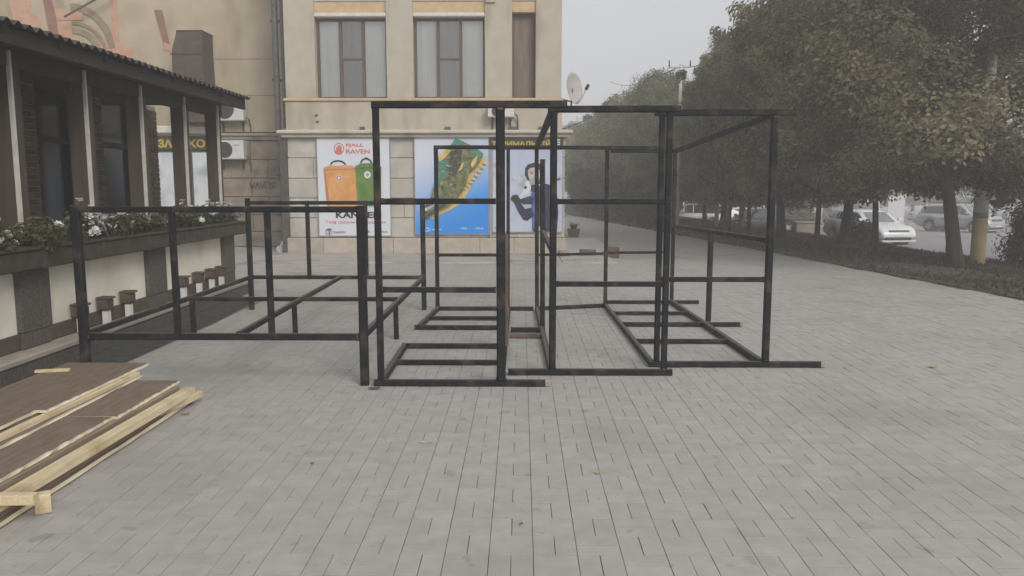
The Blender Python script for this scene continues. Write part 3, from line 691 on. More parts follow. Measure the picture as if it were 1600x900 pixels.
b = MB(); b.tube([(-11.94, WY - .35, 6.03), (-10.6, WY - .35, 6.72)], [.03, .03], M['pipe'], 6); b.tube([(-10.7, WY - .35, 6.67), (-10.7, WY, 6.67)], [.025, .025], M['pipe'], 6); wpart(b, 'wall_bracket')
t = thing('chimney', 'dark brown box chimney rising above the canopy roof against beige wall', 'chimney', (-8.55, WY - .5, 3.9))
b = MB(); y0, y1 = -.3, .45
b.add([(-.46, y0, -.6), (.40, y0, -.6), (.40, y1, -.6), (-.46, y1, -.6), (-.42, y0, 1.2), (.36, y0, 1.2), (.36, y1, 1.2), (-.44, y1, 1.2), (-.30, y0 + .05, 1.68), (.36, y0 + .05, 1.68), (.36, y1, 1.68), (-.30, y1, 1.68)],
      [(0, 1, 5, 4), (1, 2, 6, 5), (2, 3, 7, 6), (3, 0, 4, 7), (4, 5, 9, 8), (5, 6, 10, 9), (6, 7, 11, 10), (7, 4, 8, 11), (8, 9, 10, 11), (3, 2, 1, 0)], M['chimney']); b.build('shaft', t)
b = MB(); b.cbox(-.31, .37, y0 + .04, y1 + .03, 1.682, 1.72, M['acdark'], .008); b.build('cap', t)
for z in (-.1, .5, 1.1):
    b = MB(); b.box(-.465, .405, y0 - .012, y0 - .001, z, z + .025, M['acdark']); b.build('seam_strip', t)
# drain pipe between wing and corner building
t = thing('drain_pipe', 'dark grey drain pipe down the corner between beige wing and poster wall', 'drain pipe', (-5.9, FY + .1, 0))
b = MB(); b.tube([(-.06, .35, .25), (-.06, .35, 2.85), (-.10, .3, 3.05), (-.10, .3, 9.5)], [.075] * 4, M['pipe'], 10); b.build('pipe', t)
b = MB(); b.cbox(.04, .22, -.14, .3, .02, 2.80, M['pipeclad'], .012); b.build('casing', t)
b = MB(); b.cbox(.10, .215, .05, .3, 3.06, 9.5, M['pipeclad'], .012); b.build('casing', t)
for z in (.9, 1.9, 4.2, 5.6):
    b = MB(); b.box(-.18 if z < 3 else -.2, .05, .26, .45, z, z + .05, M['acdark']); b.build('bracket', t)
b = MB(); b.tube([(-.06, .35, .26), (-.08, .2, .12), (-.1, .05, .1)], [.08, .085, .09], M['steelpole'], 10); b.build('spout', t)
b = MB(); grn = random.Random(2)
x = -7.36
for k, wd in enumerate((.13, .11, .12, .1, .12)):
    pts = {0: [(0, .17), (.03, 0), (.06, .1), (.09, 0), (.13, .17)], 1: [(0, 0), (.055, .17), (.11, 0)], 2: [(0, .17), (.06, 0), (.12, .17)], 3: [(.1, .17), (0, .17), (0, 0), (.1, 0)], 4: [(0, 0), (0, .17), (.11, 0), (.11, .17)]}[k]
    for (a, c), (e, f) in zip(pts, pts[1:]): b.bar((x + a, WY - .045, 1.6 + c), (x + e, WY - .045, 1.6 + f), .016, .02, M['graffiti'])
    x += wd + .02
wpart(b, 'graffiti')

# ------------------------------------------------------------------ cafe terrace on the left
TX = -4.42
te = thing('cafe_terrace', 'dark roofed cafe terrace with cream panels, brown posts and brick pillars', 'terrace', (-4.3, 8, 0))
def tpart(mb, name, parent=None, **k):
    o = mb.build(name, parent or te, **k)
    if parent is None: o.location = (4.3, -8, 0)
    return o
Y0, Y1 = 2.2, 12.35
b = MB(); b.cbox(-9, -4.22, Y0, Y1, 0, .155, M['pilaster'], .01); tpart(b, 'plinth')
b = MB(); b.cbox(TX - .05, -4.20, Y0, Y1 + .02, .157, .215, M['ledge'], .012); tpart(b, 'ledge')
b = MB(); b.cbox(TX - .1, TX + .02, Y0, 12.1, .216, .36, M['basebrown'], .008); tpart(b, 'base_strip')
b = MB(); b.box(-9, TX - .12, Y0, Y1, .156, .30, M['tpost']); tpart(b, 'terrace_floor')
pil = [(4.55, 5.0), (6.86, 7.3), (9.28, 9.74), (11.68, 12.1)]
for y0, y1 in pil:
    b = MB(); b.cbox(TX - .1, TX + .055, y0, y1, .361, .93, M['pilaster'], .012)
    b.cbox(TX + .021, TX + .05, y0 + .005, y1 - .005, .22, .3605, M['pilaster'], .006); tpart(b, 'pilaster')
edges = [Y0] + [q for p in pil for q in p]
for y0, y1 in zip(edges[0::2], edges[1::2]):
    b = MB(); b.box(TX - .06, TX, y0 + .002, y1 - .002, .361, .93, M['cream']); tpart(b, 'cream_panel')
pb = MB(); pb.cbox(TX - .2, -4.22, Y0, 12.28, .932, 1.10, M['planter'], .012)
for y0 in range(3, 12): pb.box(-4.219, -4.205, y0 - .03, y0 + .03, .935, 1.098, M['planter'])
tpart(pb, 'planter_box')
b = MB(); b.cbox(TX - .16, -4.20, Y0, 12.29, 1.101, 1.125, M['planter'], .006); tpart(b, 'planter_rim')
# posts with pale trim
for y in (4.75, 6.0, 7.22, 8.45, 9.68, 10.92, 12.1):
    b = MB(); b.cbox(TX - .30, TX - .13, y - .02, y + .16, .31, 2.86, M['tpost'], .012); po = tpart(b, 'post')
    s = MB(); s.cbox(TX - .128, TX - .095, y - .03, y + .0, 1.05, 2.84, M['trim'], .006); s.build('trim_strip', po)
b = MB(); b.cbox(TX - .3, TX - .12, Y0, 12.3, 2.70, 2.862, M['fascia'], .01); tpart(b, 'top_beam')
# back wall: brick pillars with dark glass between
BX = -5.85
me_b = None; bb = MB(); bb.cbox(0, .30, 0, .262, 0, .066, M['pbrick'], .006); me_b = mk(bb, 'brick')
me_h = None; hb_ = MB(); hb_.cbox(0, .30, 0, .127, 0, .066, M['pbrick'], .006); me_h = mk(hb_, 'brick')
for y in (7.68, 9.22, 10.76, 12.45):
    c = MB(); c.box(BX - .29, BX - .012, y + .008, y + .532, .31, 2.9, M['stone_joint']); pl_ = tpart(c, 'pillar')
    for r in range(34):
        z = .31 + r * .0745
        if r % 2 == 0: lay = [(0, me_b), (.274, me_b)]
        else: lay = [(0, me_h), (.137, me_b), (.411, me_h)]
        for dy, me in lay: inst('brick', me, pl_, (BX - .30 + prnd.uniform(-.004, .004), y + dy + .002, z))
for y0, y1 in ((5.9, 7.67), (8.225, 9.21), (9.765, 10.75), (11.305, 12.44)):
    f = MB(); f.box(BX - .2, BX - .12, y0 + .002, y0 + .06, .31, 2.9, M['fascia']); f.box(BX - .2, BX - .12, y1 - .06, y1 - .002, .31, 2.9, M['fascia'])
    f.box(BX - .2, BX - .12, y0 + .06, y1 - .06, .31, .40, M['fascia']); f.box(BX - .2, BX - .12, y0 + .06, y1 - .06, 2.2, 2.28, M['fascia']); fr = tpart(f, 'terrace_window')
    p = MB(); p.box(BX - .165, BX - .16, y0 + .06, y1 - .06, .401, 2.9, M['pane_dark']); p.build('pane', fr)
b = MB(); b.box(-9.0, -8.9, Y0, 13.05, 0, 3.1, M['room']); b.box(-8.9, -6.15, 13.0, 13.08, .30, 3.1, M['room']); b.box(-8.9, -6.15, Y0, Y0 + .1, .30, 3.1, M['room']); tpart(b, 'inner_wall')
# roof: ceiling board, fascia, corrugated sheets
b = MB(); b.box(-9, TX - .1, Y0, 12.29, 2.864, 2.905, M['fascia']); tpart(b, 'ceiling')
b = MB(); b.cbox(-4.24, -4.18, Y0, 12.3, 2.80, 2.94, M['fascia'], .008); b.box(TX - .1, -4.245, Y0, 12.29, 2.86, 2.90, M['fascia']); tpart(b, 'fascia_board')
for k in range(9):                                # corrugated roof sheets
    y0 = Y0 + k * 1.125; y1 = y0 + 1.135; n = 44; vs = []; b = MB()
    for i in range(n + 1):
        y = y0 + (y1 - y0) * i / n; z = .022 * math.sin(y * 2 * math.pi / .148) + (.004 if k % 2 else 0)
        for x, zz in ((-4.10, 2.965), (-6.5, 3.30), (-9.2, 3.66)): vs.append((x, y, zz + z))
        for x, zz in ((-9.2, 3.652), (-6.5, 3.292), (-4.10, 2.957)): vs.append((x, y, zz + z))
    fs = []
    for i in range(n):
        for q in range(6):
            w_ = (q + 1) % 6; fs.append((i * 6 + q, i * 6 + w_, i * 6 + 6 + w_, i * 6 + 6 + q))
    fs += [(0, 5, 1), (1, 5, 4), (1, 4, 2), (2, 4, 3)] + [(n * 6, n * 6 + 1, n * 6 + 5), (n * 6 + 1, n * 6 + 4, n * 6 + 5), (n * 6 + 1, n * 6 + 2, n * 6 + 4), (n * 6 + 2, n * 6 + 3, n * 6 + 4)]
    b.add(vs, fs, M['roof']); tpart(b, 'roof_sheet')
for y in [2.6 + .8 * i for i in range(13)]:
    b = MB(); b.bar((-4.16, y, 2.915), (-6.5, y, 3.22), .06, .07, M['fascia']); tpart(b, 'rafter')
# table and chairs hinted inside, a pale table cloth
t = thing('terrace_table', 'small white topped table behind the flowers on the terrace', 'table', (-5.05, 9.75, .30))
b = MB(); b.cbox(-.28, .28, -.45, .45, .95, 1.0, M['pegwhite'], .012); b.build('table_top', t)
for x, y in ((-.22, -.38), (.22, -.38), (-.22, .38), (.22, .38)):
    b = MB(); b.bar((x, y, 0), (x, y, .949), .05, .05, M['tpost']); b.build('leg', t)

# little brown lamps on white pegs along the panel foot
pegs = [(7.72, 'nearest of the three close to the camera'), (8.2, 'middle one of the near group of three'), (8.68, 'last of the near three before the granite pilaster'),
        (10.12, 'nearest of the far group of four'), (10.62, 'second of the far group of four'), (11.06, 'third of the far group of four'), (11.42, 'farthest of the group of four by the terrace end')]
for y, s in pegs:
    t = thing('panel_lamp', 'small brown lamp on white peg, ' + s, 'lamp', (TX + .09, y, .216), group='small lamps along the terrace panels')
    b = MB(); b.cbox(-.03, .03, -.032, .032, 0, .155, M['pegwhite'], .01); b.build('peg', t)
    b = MB(); b.cbox(-.065, .05, -.06, .06, .156, .27, M['basebrown'], .012); b.build('lamp_head', t)
    b = MB(); b.cbox(-.07, .075, -.068, .068, .271, .295, M['basebrown'], .008); b.build('lamp_cap', t)

# planter plants: foliage clumps (uncountable) and white blossoms
def leaf_quad(mb, p, nrm, size, m, tone, asp=1.0):
    a = nrm.orthogonal().normalized(); q = Matrix.Rotation(rnd.uniform(0, 6.28), 3, nrm); a = q @ a; c = nrm.cross(a)
    s = size * .5; bend = nrm * (s * .35)
    mb.add([p - a * s * asp, p - c * s * .62 + bend * .4, p + a * s * asp - bend, p + c * s * .62 + bend * .4], [(0, 1, 2, 3)], m, tone)
def rv(r=rnd):
    while True:
        v = Vector((r.uniform(-1, 1), r.uniform(-1, 1), r.uniform(-1, 1)))
        if .05 < v.length < 1: return v.normalized()
seg = [(2.3, 5.7), (5.7, 8.0), (8.0, 10.3), (10.3, 12.25)]
for k, (y0, y1) in enumerate(seg):
    lb = ['leafy planting with few flowers at the near end of the planter', 'bushy green planting beside the second pale trim post, some white flowers', 'planting with dense white flowers in the middle of the planter', 'planting with white flowers at the far end of the planter by the stone wall'][k]
    t = thing('planter_flowers', lb, 'plants', (-4.36, (y0 + y1) / 2, 1.11), group='flower planting in the terrace planter')
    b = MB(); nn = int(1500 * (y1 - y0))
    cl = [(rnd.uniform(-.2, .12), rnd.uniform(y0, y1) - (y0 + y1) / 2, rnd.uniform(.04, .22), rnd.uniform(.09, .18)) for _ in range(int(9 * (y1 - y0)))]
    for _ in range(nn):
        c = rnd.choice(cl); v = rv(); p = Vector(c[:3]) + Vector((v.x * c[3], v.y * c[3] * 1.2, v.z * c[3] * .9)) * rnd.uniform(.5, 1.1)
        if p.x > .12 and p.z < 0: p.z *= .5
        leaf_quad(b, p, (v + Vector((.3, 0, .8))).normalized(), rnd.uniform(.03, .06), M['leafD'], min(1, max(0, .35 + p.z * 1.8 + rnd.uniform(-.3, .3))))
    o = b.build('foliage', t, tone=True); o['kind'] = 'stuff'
    fm = MB()
    for q in range(6):
        a = q * math.pi / 3; d = Vector((math.cos(a), math.sin(a), .25))
        s = Vector((-math.sin(a), math.cos(a), 0)); fm.add([(0, 0, 0), d * .03 - s * .014, d * .045, d * .03 + s * .014], [(0, 1, 2, 3)], M['petal'])
        d2 = Vector((math.cos(a + .5), math.sin(a + .5), .9)) * .6; fm.add([(0, 0, .004), d2 * .035 - s * .012, d2 * .05, d2 * .035 + s * .012], [(0, 1, 2, 3)], M['petal'])
    fme = mk(fm, 'blossom'); pk = fme.copy(); pk.materials[0] = M['petalpink']
    for q in range([7, 26, 62, 60][k]):
        c = rnd.choice(cl[:max(4, len(cl) // 2)]); v = rv(); v.z = abs(v.z); v.x = abs(v.x) * .9
        inst('blossom', pk if (k < 2 and q % 5 == 0) else fme, t, Vector(c[:3]) + v * (c[3] * 1.1), (v.y * -.9, v.x * .9, rnd.uniform(0, 6)), (rnd.uniform(.7, 1.25),) * 3)

# ------------------------------------------------------------------ black frames
def frame(label, name, cat, org, bars, group=None):
    t = thing(name, label, cat, org); o = Vector(org)
    for nm, p0, p1, w, *rest in bars:
        b = MB(); end = None; m = M['black']
        if 'end' in rest: end = M['rawend']
        if 'rust' in rest: m = M['rust']
        p0, p1 = Vector(p0) - o, Vector(p1) - o; jit = lambda: Vector((rnd.uniform(-.003, .003), rnd.uniform(-.003, .003), rnd.uniform(-.001, .001)))
        p0 += jit(); p1 += jit()
        b.bar(p0, p1, w, w, m, m)
        dd = (p1 - p0).normalized()
        if nm in ('post', 'rail', 'low_beam', 'cross_bar', 'slat_bar', 'side_rail', 'short_leg'):
            for e0, sg in ((p0, 1), (p1, -1)):            # rough weld beads at the joints
                for q_ in range(2): b.bar(e0 + dd * sg * (.001 + .006 * q_), e0 + dd * sg * (.009 + .006 * q_), w * rnd.uniform(1.08, 1.2), w * rnd.uniform(1.08, 1.2), M['rust'] if rnd.random() < .35 else m, None, .3)
        x = b.build(nm, t)
        if end:
            d = (p1 - p0).normalized(); e = MB(); e.bar(p1 + d * .0005, p1 + d * .035, w * 1.01, w * 1.01, end); e.build('bare_end', x)
    return t
# low table-like frame on the left
ax, bx, ay, by = -3.645, -1.31, 6.52, 10.62
ZB, ZT = .44, 1.462
bars = []
for x, y, w in ((ax, ay, .07), (bx, ay, .068), (-3.63, by, .062), (bx, by, .062)): bars.append(('leg', (x, y, 0), (x, y, ZT + .03), w))
for x in (ax + .79, ax + 1.57): bars.append(('post', (x, ay, ZB), (x, ay, ZT), .048))
for x in (-2.84, -2.07): bars.append(('post', (x, by, ZB), (x, by, ZT), .05))
bars += [('top_beam', (ax + .036, ay - .004, ZT), (bx - .035, ay - .004, ZT), .05), ('top_beam', (-3.60, by, ZT - .03), (bx - .033, by, ZT - .03), .05),
         ('low_beam', (ax + .036, ay, ZB - .03), (bx - .035, ay, ZB - .03), .056), ('low_beam', (-3.60, by, ZB), (bx - .033, by, ZB), .05),
         ('side_rail', (ax + .02, ay + .036, ZB - .01), (-3.63, by - .033, ZB), .05), ('side_rail', (bx, ay + .036, ZB - .02), (bx, by - .033, ZB), .056), ('side_rail', (-2.36, ay + .03, ZB - .02), (-2.42, by - .03, ZB), .05)]
my = 8.55
bars += [('cross_bar', (-3.60, my, ZB - .002), (-1.34, my, ZB - .002), .046)]
for x in (-3.57, -2.46, -1.36): bars.append(('short_leg', (x, my, 0), (x, my, ZB - .026), .05))
frame('low wide black table frame on legs at the left beside the timber boards', 'table_frame', 'metal frame', (-2.5, 8.5, 0), bars)

ZS = 2.295
# left tall frame
fy, gy_ = 6.5, 10.58
bars = [('post', (-1.165, fy, .056), (-1.165, fy, ZS - .026), .052), ('post', (-.168, fy, .056), (-.168, fy, ZS - .026), .072), ('post', (-1.12, gy_, .054), (-1.12, gy_, 2.13), .052), ('post', (-.175, gy_, .054), (-.175, gy_, 2.13), .045),
        ('short_post', (-.158, 7.95, .056), (-.158, 7.95, 1.18), .05, 'rust'),
        ('top_beam', (-1.20, fy - .002, ZS), (.36, fy - .002, ZS), .056), ('top_beam', (-1.15, gy_, 2.155), (.16, gy_, 2.155), .05),
        ('base_beam', (-1.22, fy, .028), (.20, fy, .028), .056, 'end'), ('rail', (-1.138, fy, 1.53), (-.206, fy, 1.53), .045), ('rail', (-1.138, fy, .808), (-.206, fy, .808), .045),
        ('side_runner', (-1.165, fy + .03, .03), (-1.19, 8.02, .03), .056), ('slat_bar', (-1.155, 7.28, .03), (-.19, 7.28, .03), .045), ('slat_bar', (-1.22, 8.05, .03), (-.19, 8.05, .03), .05),
        ('side_runner', (-1.19, 9.16, .03), (-1.12, gy_ - .03, .03), .056), ('slat_bar', (-1.16, 9.78, .03), (-.17, 9.78, .03), .045), ('slat_bar', (-1.235, 9.12, .03), (-.16, 9.12, .03), .05), ('slat_bar', (-1.15, gy_, .027), (.16, gy_, .027), .054),
        ('rail', (-1.092, gy_, .745), (-.2, gy_, .745), .04), ('side_runner', (-.168, fy + .04, .028), (-.175, gy_ - .03, .028), .05)]
frame('leftmost tall black open frame, in front of the shoe poster', 'stall_frame', 'metal frame', (-.67, 8.5, 0), bars, None)
# middle tall frame
fy = 6.9
bars = [('post', (.272, fy, .056), (.272, fy, ZS - .026), .06), ('post', (1.252, fy, .056), (1.252, fy, ZS - .026), .052), ('post', (.245, 9.1, .0), (.235, 9.1, 1.95), .055), ('post', (.205, 10.6, .054), (.195, 10.6, 2.13), .052), ('post', (1.145, 10.85, .054), (1.145, 10.85, 2.13), .05),
        ('top_beam', (.22, fy - .003, ZS), (1.34, fy - .003, ZS), .056), ('top_beam', (.17, 10.6, 2.155), (1.9, 10.88, 2.155), .05), ('top_rail', (.262, fy + .03, ZS - .01), (.2, 10.57, 2.16), .058),
        ('base_beam', (-.115, fy, .028), (1.325, fy, .028), .056), ('side_runner', (.265, fy + .03, .03), (.205, 10.56, .03), .056), ('slat_bar', (-.12, 8.98, .03), (.225, 8.98, .03), .055), ('slat_bar', (-.13, 8.62, .03), (.22, 8.62, .03), .05, 'rust'),
        ('base_beam', (.235, 10.6, .027), (1.14, 10.88, .027), .052), ('rail', (.305, fy, 1.52), (1.225, fy, 1.52), .045), ('rail', (.305, fy, .808), (1.225, fy, .808), .045),
        ('side_rail', (.268, fy + .03, 1.10), (.24, 9.08, 1.14), .045), ('rail', (.235, 10.6, .745), (1.115, 10.84, .745), .035), ('rail', (1.175, 10.86, .755), (2.0, 10.92, .755), .035)]
frame('middle one of the three tall black open frames, in line with the building corner', 'stall_frame', 'metal frame', (.75, 8.7, 0), bars, None)
# right tall frame
fy = 7.23
bars = [('post', (1.243, fy, .056), (1.243, fy, ZS - .026), .05), ('post', (2.235, fy, .056), (2.235, fy, ZS - .026), .06), ('post', (2.12, 11.2, .05), (2.12, 11.2, 2.1), .05), ('short_post', (2.222, 9.42, .056), (2.222, 9.42, 1.12), .058),
        ('top_beam', (1.18, fy - .003, ZS), (2.42, fy - .003, ZS), .056), ('top_rail', (2.232, fy + .03, ZS - .01), (2.12, 11.17, 2.13), .058), ('top_beam', (1.22, 11.17, 2.13), (2.15, 11.22, 2.13), .05),
        ('base_beam', (1.175, fy, .028), (2.74, fy, .028), .056, 'end'), ('side_runner', (1.205, fy + .03, .03), (1.15, 10.95, .03), .054), ('side_runner', (2.215, fy + .03, .03), (2.12, 11.17, .03), .066),
        ('slat_bar', (1.22, 8.32, .03), (2.18, 8.32, .03), .046), ('slat_bar', (1.2, 9.36, .03), (2.58, 9.36, .03), .05, 'end'), ('slat_bar', (1.19, 10.2, .03), (2.13, 10.2, .03), .042), ('slat_bar', (1.16, 11.2, .03), (2.5, 11.2, .03), .046),
        ('rail', (1.27, fy, .812), (2.2, fy, .812), .045), ('side_rail', (2.232, fy + .03, 1.165), (2.122, 11.17, 1.10), .045)]
frame('rightmost tall black open frame, nearest the street trees, with one bare long base end', 'stall_frame', 'metal frame', (1.7, 9.2, 0), bars, None)

# ------------------------------------------------------------------ timber boards and battens at the lower left
def board(label, x0, x1, y0, y1, z0, z1, rz=0.0, name='plywood_board', edge='plyedge', top='plyface', cat='board', group='loose boards in the timber pile', tear=True, tilt=0):
    cx, cy = (x0 + x1) / 2, (y0 + y1) / 2
    br = random.Random(int((x0 * 31 + y1 * 57 + z0 * 911) * 10)); b = MB(); n = 26
    L = y1 - y0; w = x1 - x0; h = z1 - z0; vs = []; fs = []
    for i in range(n + 1):
        y = -L / 2 + L * i / n
        e = br.uniform(-.012, .004) if tear else br.uniform(-.002, .002); e2 = br.uniform(-.003, .003)
        vs += [(-w / 2, y, 0), (w / 2 + e2, y, 0), (w / 2 + e, y, h * .5), (w / 2 + e, y, h), (-w / 2, y, h)]
    top_f = []; 
    for i in range(n):
        k = i * 5
        fs += [(k + 1, k, k + 5, k + 6), (k + 1, k + 6, k + 7, k + 2), (k + 2, k + 7, k + 8, k + 3), (k, k + 4, k + 9, k + 5)]; top_f.append((k + 4, k + 3, k + 8, k + 9))
    fs += [(0, 1, 2, 3, 4), tuple(n * 5 + q for q in (4, 3, 2, 1, 0))]
    b.add(vs, fs, M[edge]); 
    b.mi(M[top]); k = b.mi(M[top])
    for f in top_f: b.f.append(list(f)); b.m.append(k); b.tone.append(.5)
    o = b.build(name, loc=(cx, cy, z0)); o.rotation_euler = (tilt, 0, rz); return tag(o, label, cat, group)
def batten(label, p0, p1, w, h, m='lumber', name='timber_batten', group='timber battens in the pile'):
    b = MB(); p0, p1 = Vector(p0), Vector(p1); c = (p0 + p1) / 2; n = 10; br = random.Random(int(p0.y * 100 + p1.z * 1000))
    d = (p1 - p0) / n
    for i in range(1): b.bar(p0 - c, p1 - c, w, h, M[m], None, c=.06)
    o = b.build(name); o.location = c; return tag(o, label, 'batten', group)
# lower (right) pile
board('wide bottom board of the right pile, its pale torn edge lying lowest along the paving', -3.72, -2.52, 2.2, 5.98, .012, .034)
batten('weathered dark batten squeezed low between the two lowest right boards', (-2.60, 2.1, .055), (-2.57, 5.9, .055), .07, .04, 'lumber_d')
board('thin brown board above the bottom batten of the right pile', -3.7, -2.54, 2.3, 5.94, .076, .088)
batten('thick pale yellow sawn plank along the right side of the pile', (-2.575, 2.0, .118), (-2.515, 5.9, .112), .075, .055)
batten('short pale batten end at the far right pile corner', (-2.60, 5.2, .066), (-2.475, 5.98, .064), .045, .05)
batten('brown shaded batten beneath the top board of the right pile', (-2.70, 2.4, .118), (-2.63, 5.9, .118), .07, .058, 'lumber_d')
board('far brown top board of the right pile with clean pale edge', -3.55, -2.625, 5.01, 5.98, .149, .168, R(.5))
board('long brown top board of the right pile with ragged pale edge', -3.55, -2.65, 3.86, 5.0, .150, .171, R(-.4))
batten('pale square stick lying crosswise over the near end of the pile', (-3.3, 3.60, .170), (-2.33, 3.66, .160), .05, .05)
batten('small wooden offcut block under the tip of the crosswise stick', (-2.47, 3.86, .05), (-2.41, 3.90, .05), .07, .1)
# upper (left) pile
board('lower board of the left pile resting on the right pile, pale edge', -3.74, -2.945, 2.6, 6.08, .173, .190, R(.6))
batten('pale batten between the boards of the left pile', (-3.06, 2.6, .206), (-2.99, 6.05, .204), .05, .03)
batten('dark weathered batten between the boards of the left pile', (-3.16, 2.6, .207), (-3.07, 5.9, .207), .05, .032, 'lumber_d')
batten('second weathered batten hidden deeper in the left pile', (-3.6, 2.6, .207), (-3.58, 5.9, .207), .05, .032, 'lumber_d')
board('far top board of the left pile with pale far end near the black frame leg', -3.66, -3.0, 4.90, 6.27, .224, .242, R(-.6))
board('near top board of the left pile running out of the photo', -3.66, -3.06, 2.4, 4.89, .226, .2445, R(.5))
batten('little pinkish wood offcut lying on top of the left pile', (-3.70, 5.92, .252), (-3.47, 5.98, .252), .045, .018)

# ------------------------------------------------------------------ trees
def tree_meshes(seed, h, r, zlow, nleaf, lm, leaf=.15):
    q = random.Random(seed); tr = MB(); pts = []; rad = []
    base = {1: .125, 2: .075, 3: .15, 4: .11}[seed]; lean = q.uniform(-.14, .14), q.uniform(-.1, .1)
    for i in range(8):
        s = i / 7; z = s * h * .52
        pts.append((lean[0] * z + .06 * math.sin(z * 1.4 + seed), lean[1] * z * .5, z - .15)); rad.append(base * (1.45 if i == 0 else 1.08 - .93 * s) + .01)
    tr.tube(pts, rad, M['bark'], 9)
    lb = []; tips = []
    for k in range(11):
        s = q.uniform(.27, .75); i = min(6.9, s * 9.3); j = int(i); f = i - j
        p = Vector(pts[j]).lerp(Vector(pts[min(7, j + 1)]), f); a = k * 2.4 + q.uniform(-.4, .4); L = r * q.uniform(.6, .95) * (1.05 - .35 * s)
        d = Vector((math.cos(a), math.sin(a), q.uniform(.1, .8)))
        m1 = p + d * L * .5 + Vector((0, 0, .12 * L)); e = p + d * L + Vector((0, 0, .1 * L)); rr = .06 * (1.1 - s)
        m = MB(); m.tube([p, m1, e], [rr + .012, rr * .6 + .008, .01], M['bark'], 6); lb.append(m); tips += [m1, e]
    cr = MB(); cl = []
    top = Vector(pts[-1])
    for _ in range(270):
        # clumps in an uneven oval shell
        u = q.uniform(0, .92); z = zlow + (h - zlow) * u
        prof = math.sin(math.pi * min(1, (u * .86 + .14)) ** .85) ** .62
        a = q.uniform(0, 6.283); u2 = q.random() if u < .8 else q.uniform(0, .8); rr = r * prof * ((q.uniform(.2, 1.0) ** .5) if u2 < .8 else q.uniform(.88, 1.08)) * (1 + .2 * math.sin(a * 3 + seed + z) + .14 * math.sin(a * 5 + z * 2.3)); z += (q.uniform(0, .3) if u2 > .8 else 0)
        cl.append((Vector((lean[0] * z * .7 + rr * math.cos(a), rr * math.sin(a), z)), (q.uniform(.3, .62) if u2 < .8 else q.uniform(.16, .3)) * r / 2.8, q.uniform(-.34, .34)))
    per = nleaf // len(cl)
    for c, cr_, tn in cl:
        for _ in range(int(per * q.uniform(.5, 1.5))):
            v = rv(q); p = c + Vector((v.x, v.y, v.z * .72)) * cr_ * q.uniform(.55, 1.12)
            if q.random() < .5: p.z -= abs(q.gauss(0, .10))
            ow = Vector((p.x, p.y, 0)); ow = ow / max(.4, ow.length); nrm = (ow * .75 + v * .45 + Vector((q.uniform(-.4, .4), q.uniform(-.4, .4), .55))).normalized()
            leaf_quad(cr, p, nrm, leaf * q.uniform(.7, 1.35), M[lm], min(1, max(0, .5 + tn + q.uniform(-.28, .28))), 1.0)
    return tr, lb, cr
PROTO = {}
def tree(kind, label, x, y, h, r, rz, z=None, group='street trees along the verge', cat='tree'):
    z = zv(x, y) if z is None else z
    if kind not in PROTO:
        seed, hh, rr, zl, nl, lm, lf = KINDS[kind]; tr, lb, cr = tree_meshes(seed, hh, rr, zl, nl, lm, lf)
        t = thing('street_tree', label, cat, (0, 0, 0), 0, group)
        tr.build('trunk', t, smooth=True)
        for m in lb: m.build('limb', t, smooth=True)
        c = cr.build('crown', t, tone=True)
        PROTO[kind] = (t, hh, rr)
    else:
        t = copy_tree(PROTO[kind][0]); tag(t, label, cat, group)
    t.location = (x, y, z); hh, rr = PROTO[kind][1:]; t.rotation_euler = (0, 0, rz); t.scale = (r / rr, r / rr, h / hh); return t
KINDS = {'a': (1, 8.6, 3.1, 1.75, 78000, 'leafB', .088), 'b': (2, 8.0, 2.8, 1.6, 56000, 'leafA', .10), 'c': (3, 7.5, 2.6, 1.5, 44000, 'leafA', .11), 'd': (4, 7.5, 2.7, 1.2, 18000, 'leafA', .18)}
tree('a', 'nearest big street tree at the right, leaning dark trunk just left of the yellow pole', 9.0, 16.7, 9.0, 3.5, .3)
tree('b', 'street tree whose slim straight trunk crosses the white sedan', 8.75, 19.8, 8.6, 2.7, 1.3)
tree('c', 'tree with thick flared trunk between the grey cabinet and the white sedan', 10.05, 25.2, 8.2, 2.9, 2.2)
tree('b', 'slender street tree directly right of the grey cabinet', 7.95, 21.6, 8.3, 2.55, 4.0)
tree('a', 'big tree standing behind the yellow pole near the right edge', 13.4, 20.5, 9.0, 3.1, 2.9)
tree('c', 'street tree in front of the dark parked car, right half', 8.3, 25.6, 7.8, 2.55, 5.1)
tree('b', 'tree trunk directly in front of the bonnet of the dark parked car', 7.75, 27.5, 7.4, 2.3, .9)
tree('a', 'thin trunked tree at the tail of the white off-road car, right of it', 6.85, 26.6, 6.6, 1.95, 1.9)
tree('c', 'dark trunked tree just right of the rightmost tall frame post pair', 7.9, 31.8, 6.5, 2.2, 3.3)
farl = 'bushy street tree in the receding row behind the tall black frames'
for k, (x, y, h, r) in enumerate([(8.0, 35.5, 6.4, 2.3), (6.9, 39.5, 7.6, 2.4), (7.4, 44, 7.4, 2.8), (6.4, 49, 7.4, 2.8), (7.0, 55, 7.6, 3.0), (5.9, 61, 7.2, 2.9), (6.6, 68, 8, 3.2), (6.0, 77, 8, 3.3), (7.2, 88, 8.5, 3.6)]):
    tree('d' if k > 1 else 'b', farl, x, y, h, r, k * 1.7 + .4)
for k, (x, y, h, r) in enumerate([(10.6, 33, 8, 2.9), (10.8, 40, 8.2, 3.0), (11, 48, 8.5, 3.2), (11.5, 58, 9, 3.4)]):
    tree('d', 'tree of the second row behind the street trees, above the parked cars', x, y, h, r, k * 2.1 + 1, group='second row of street trees')
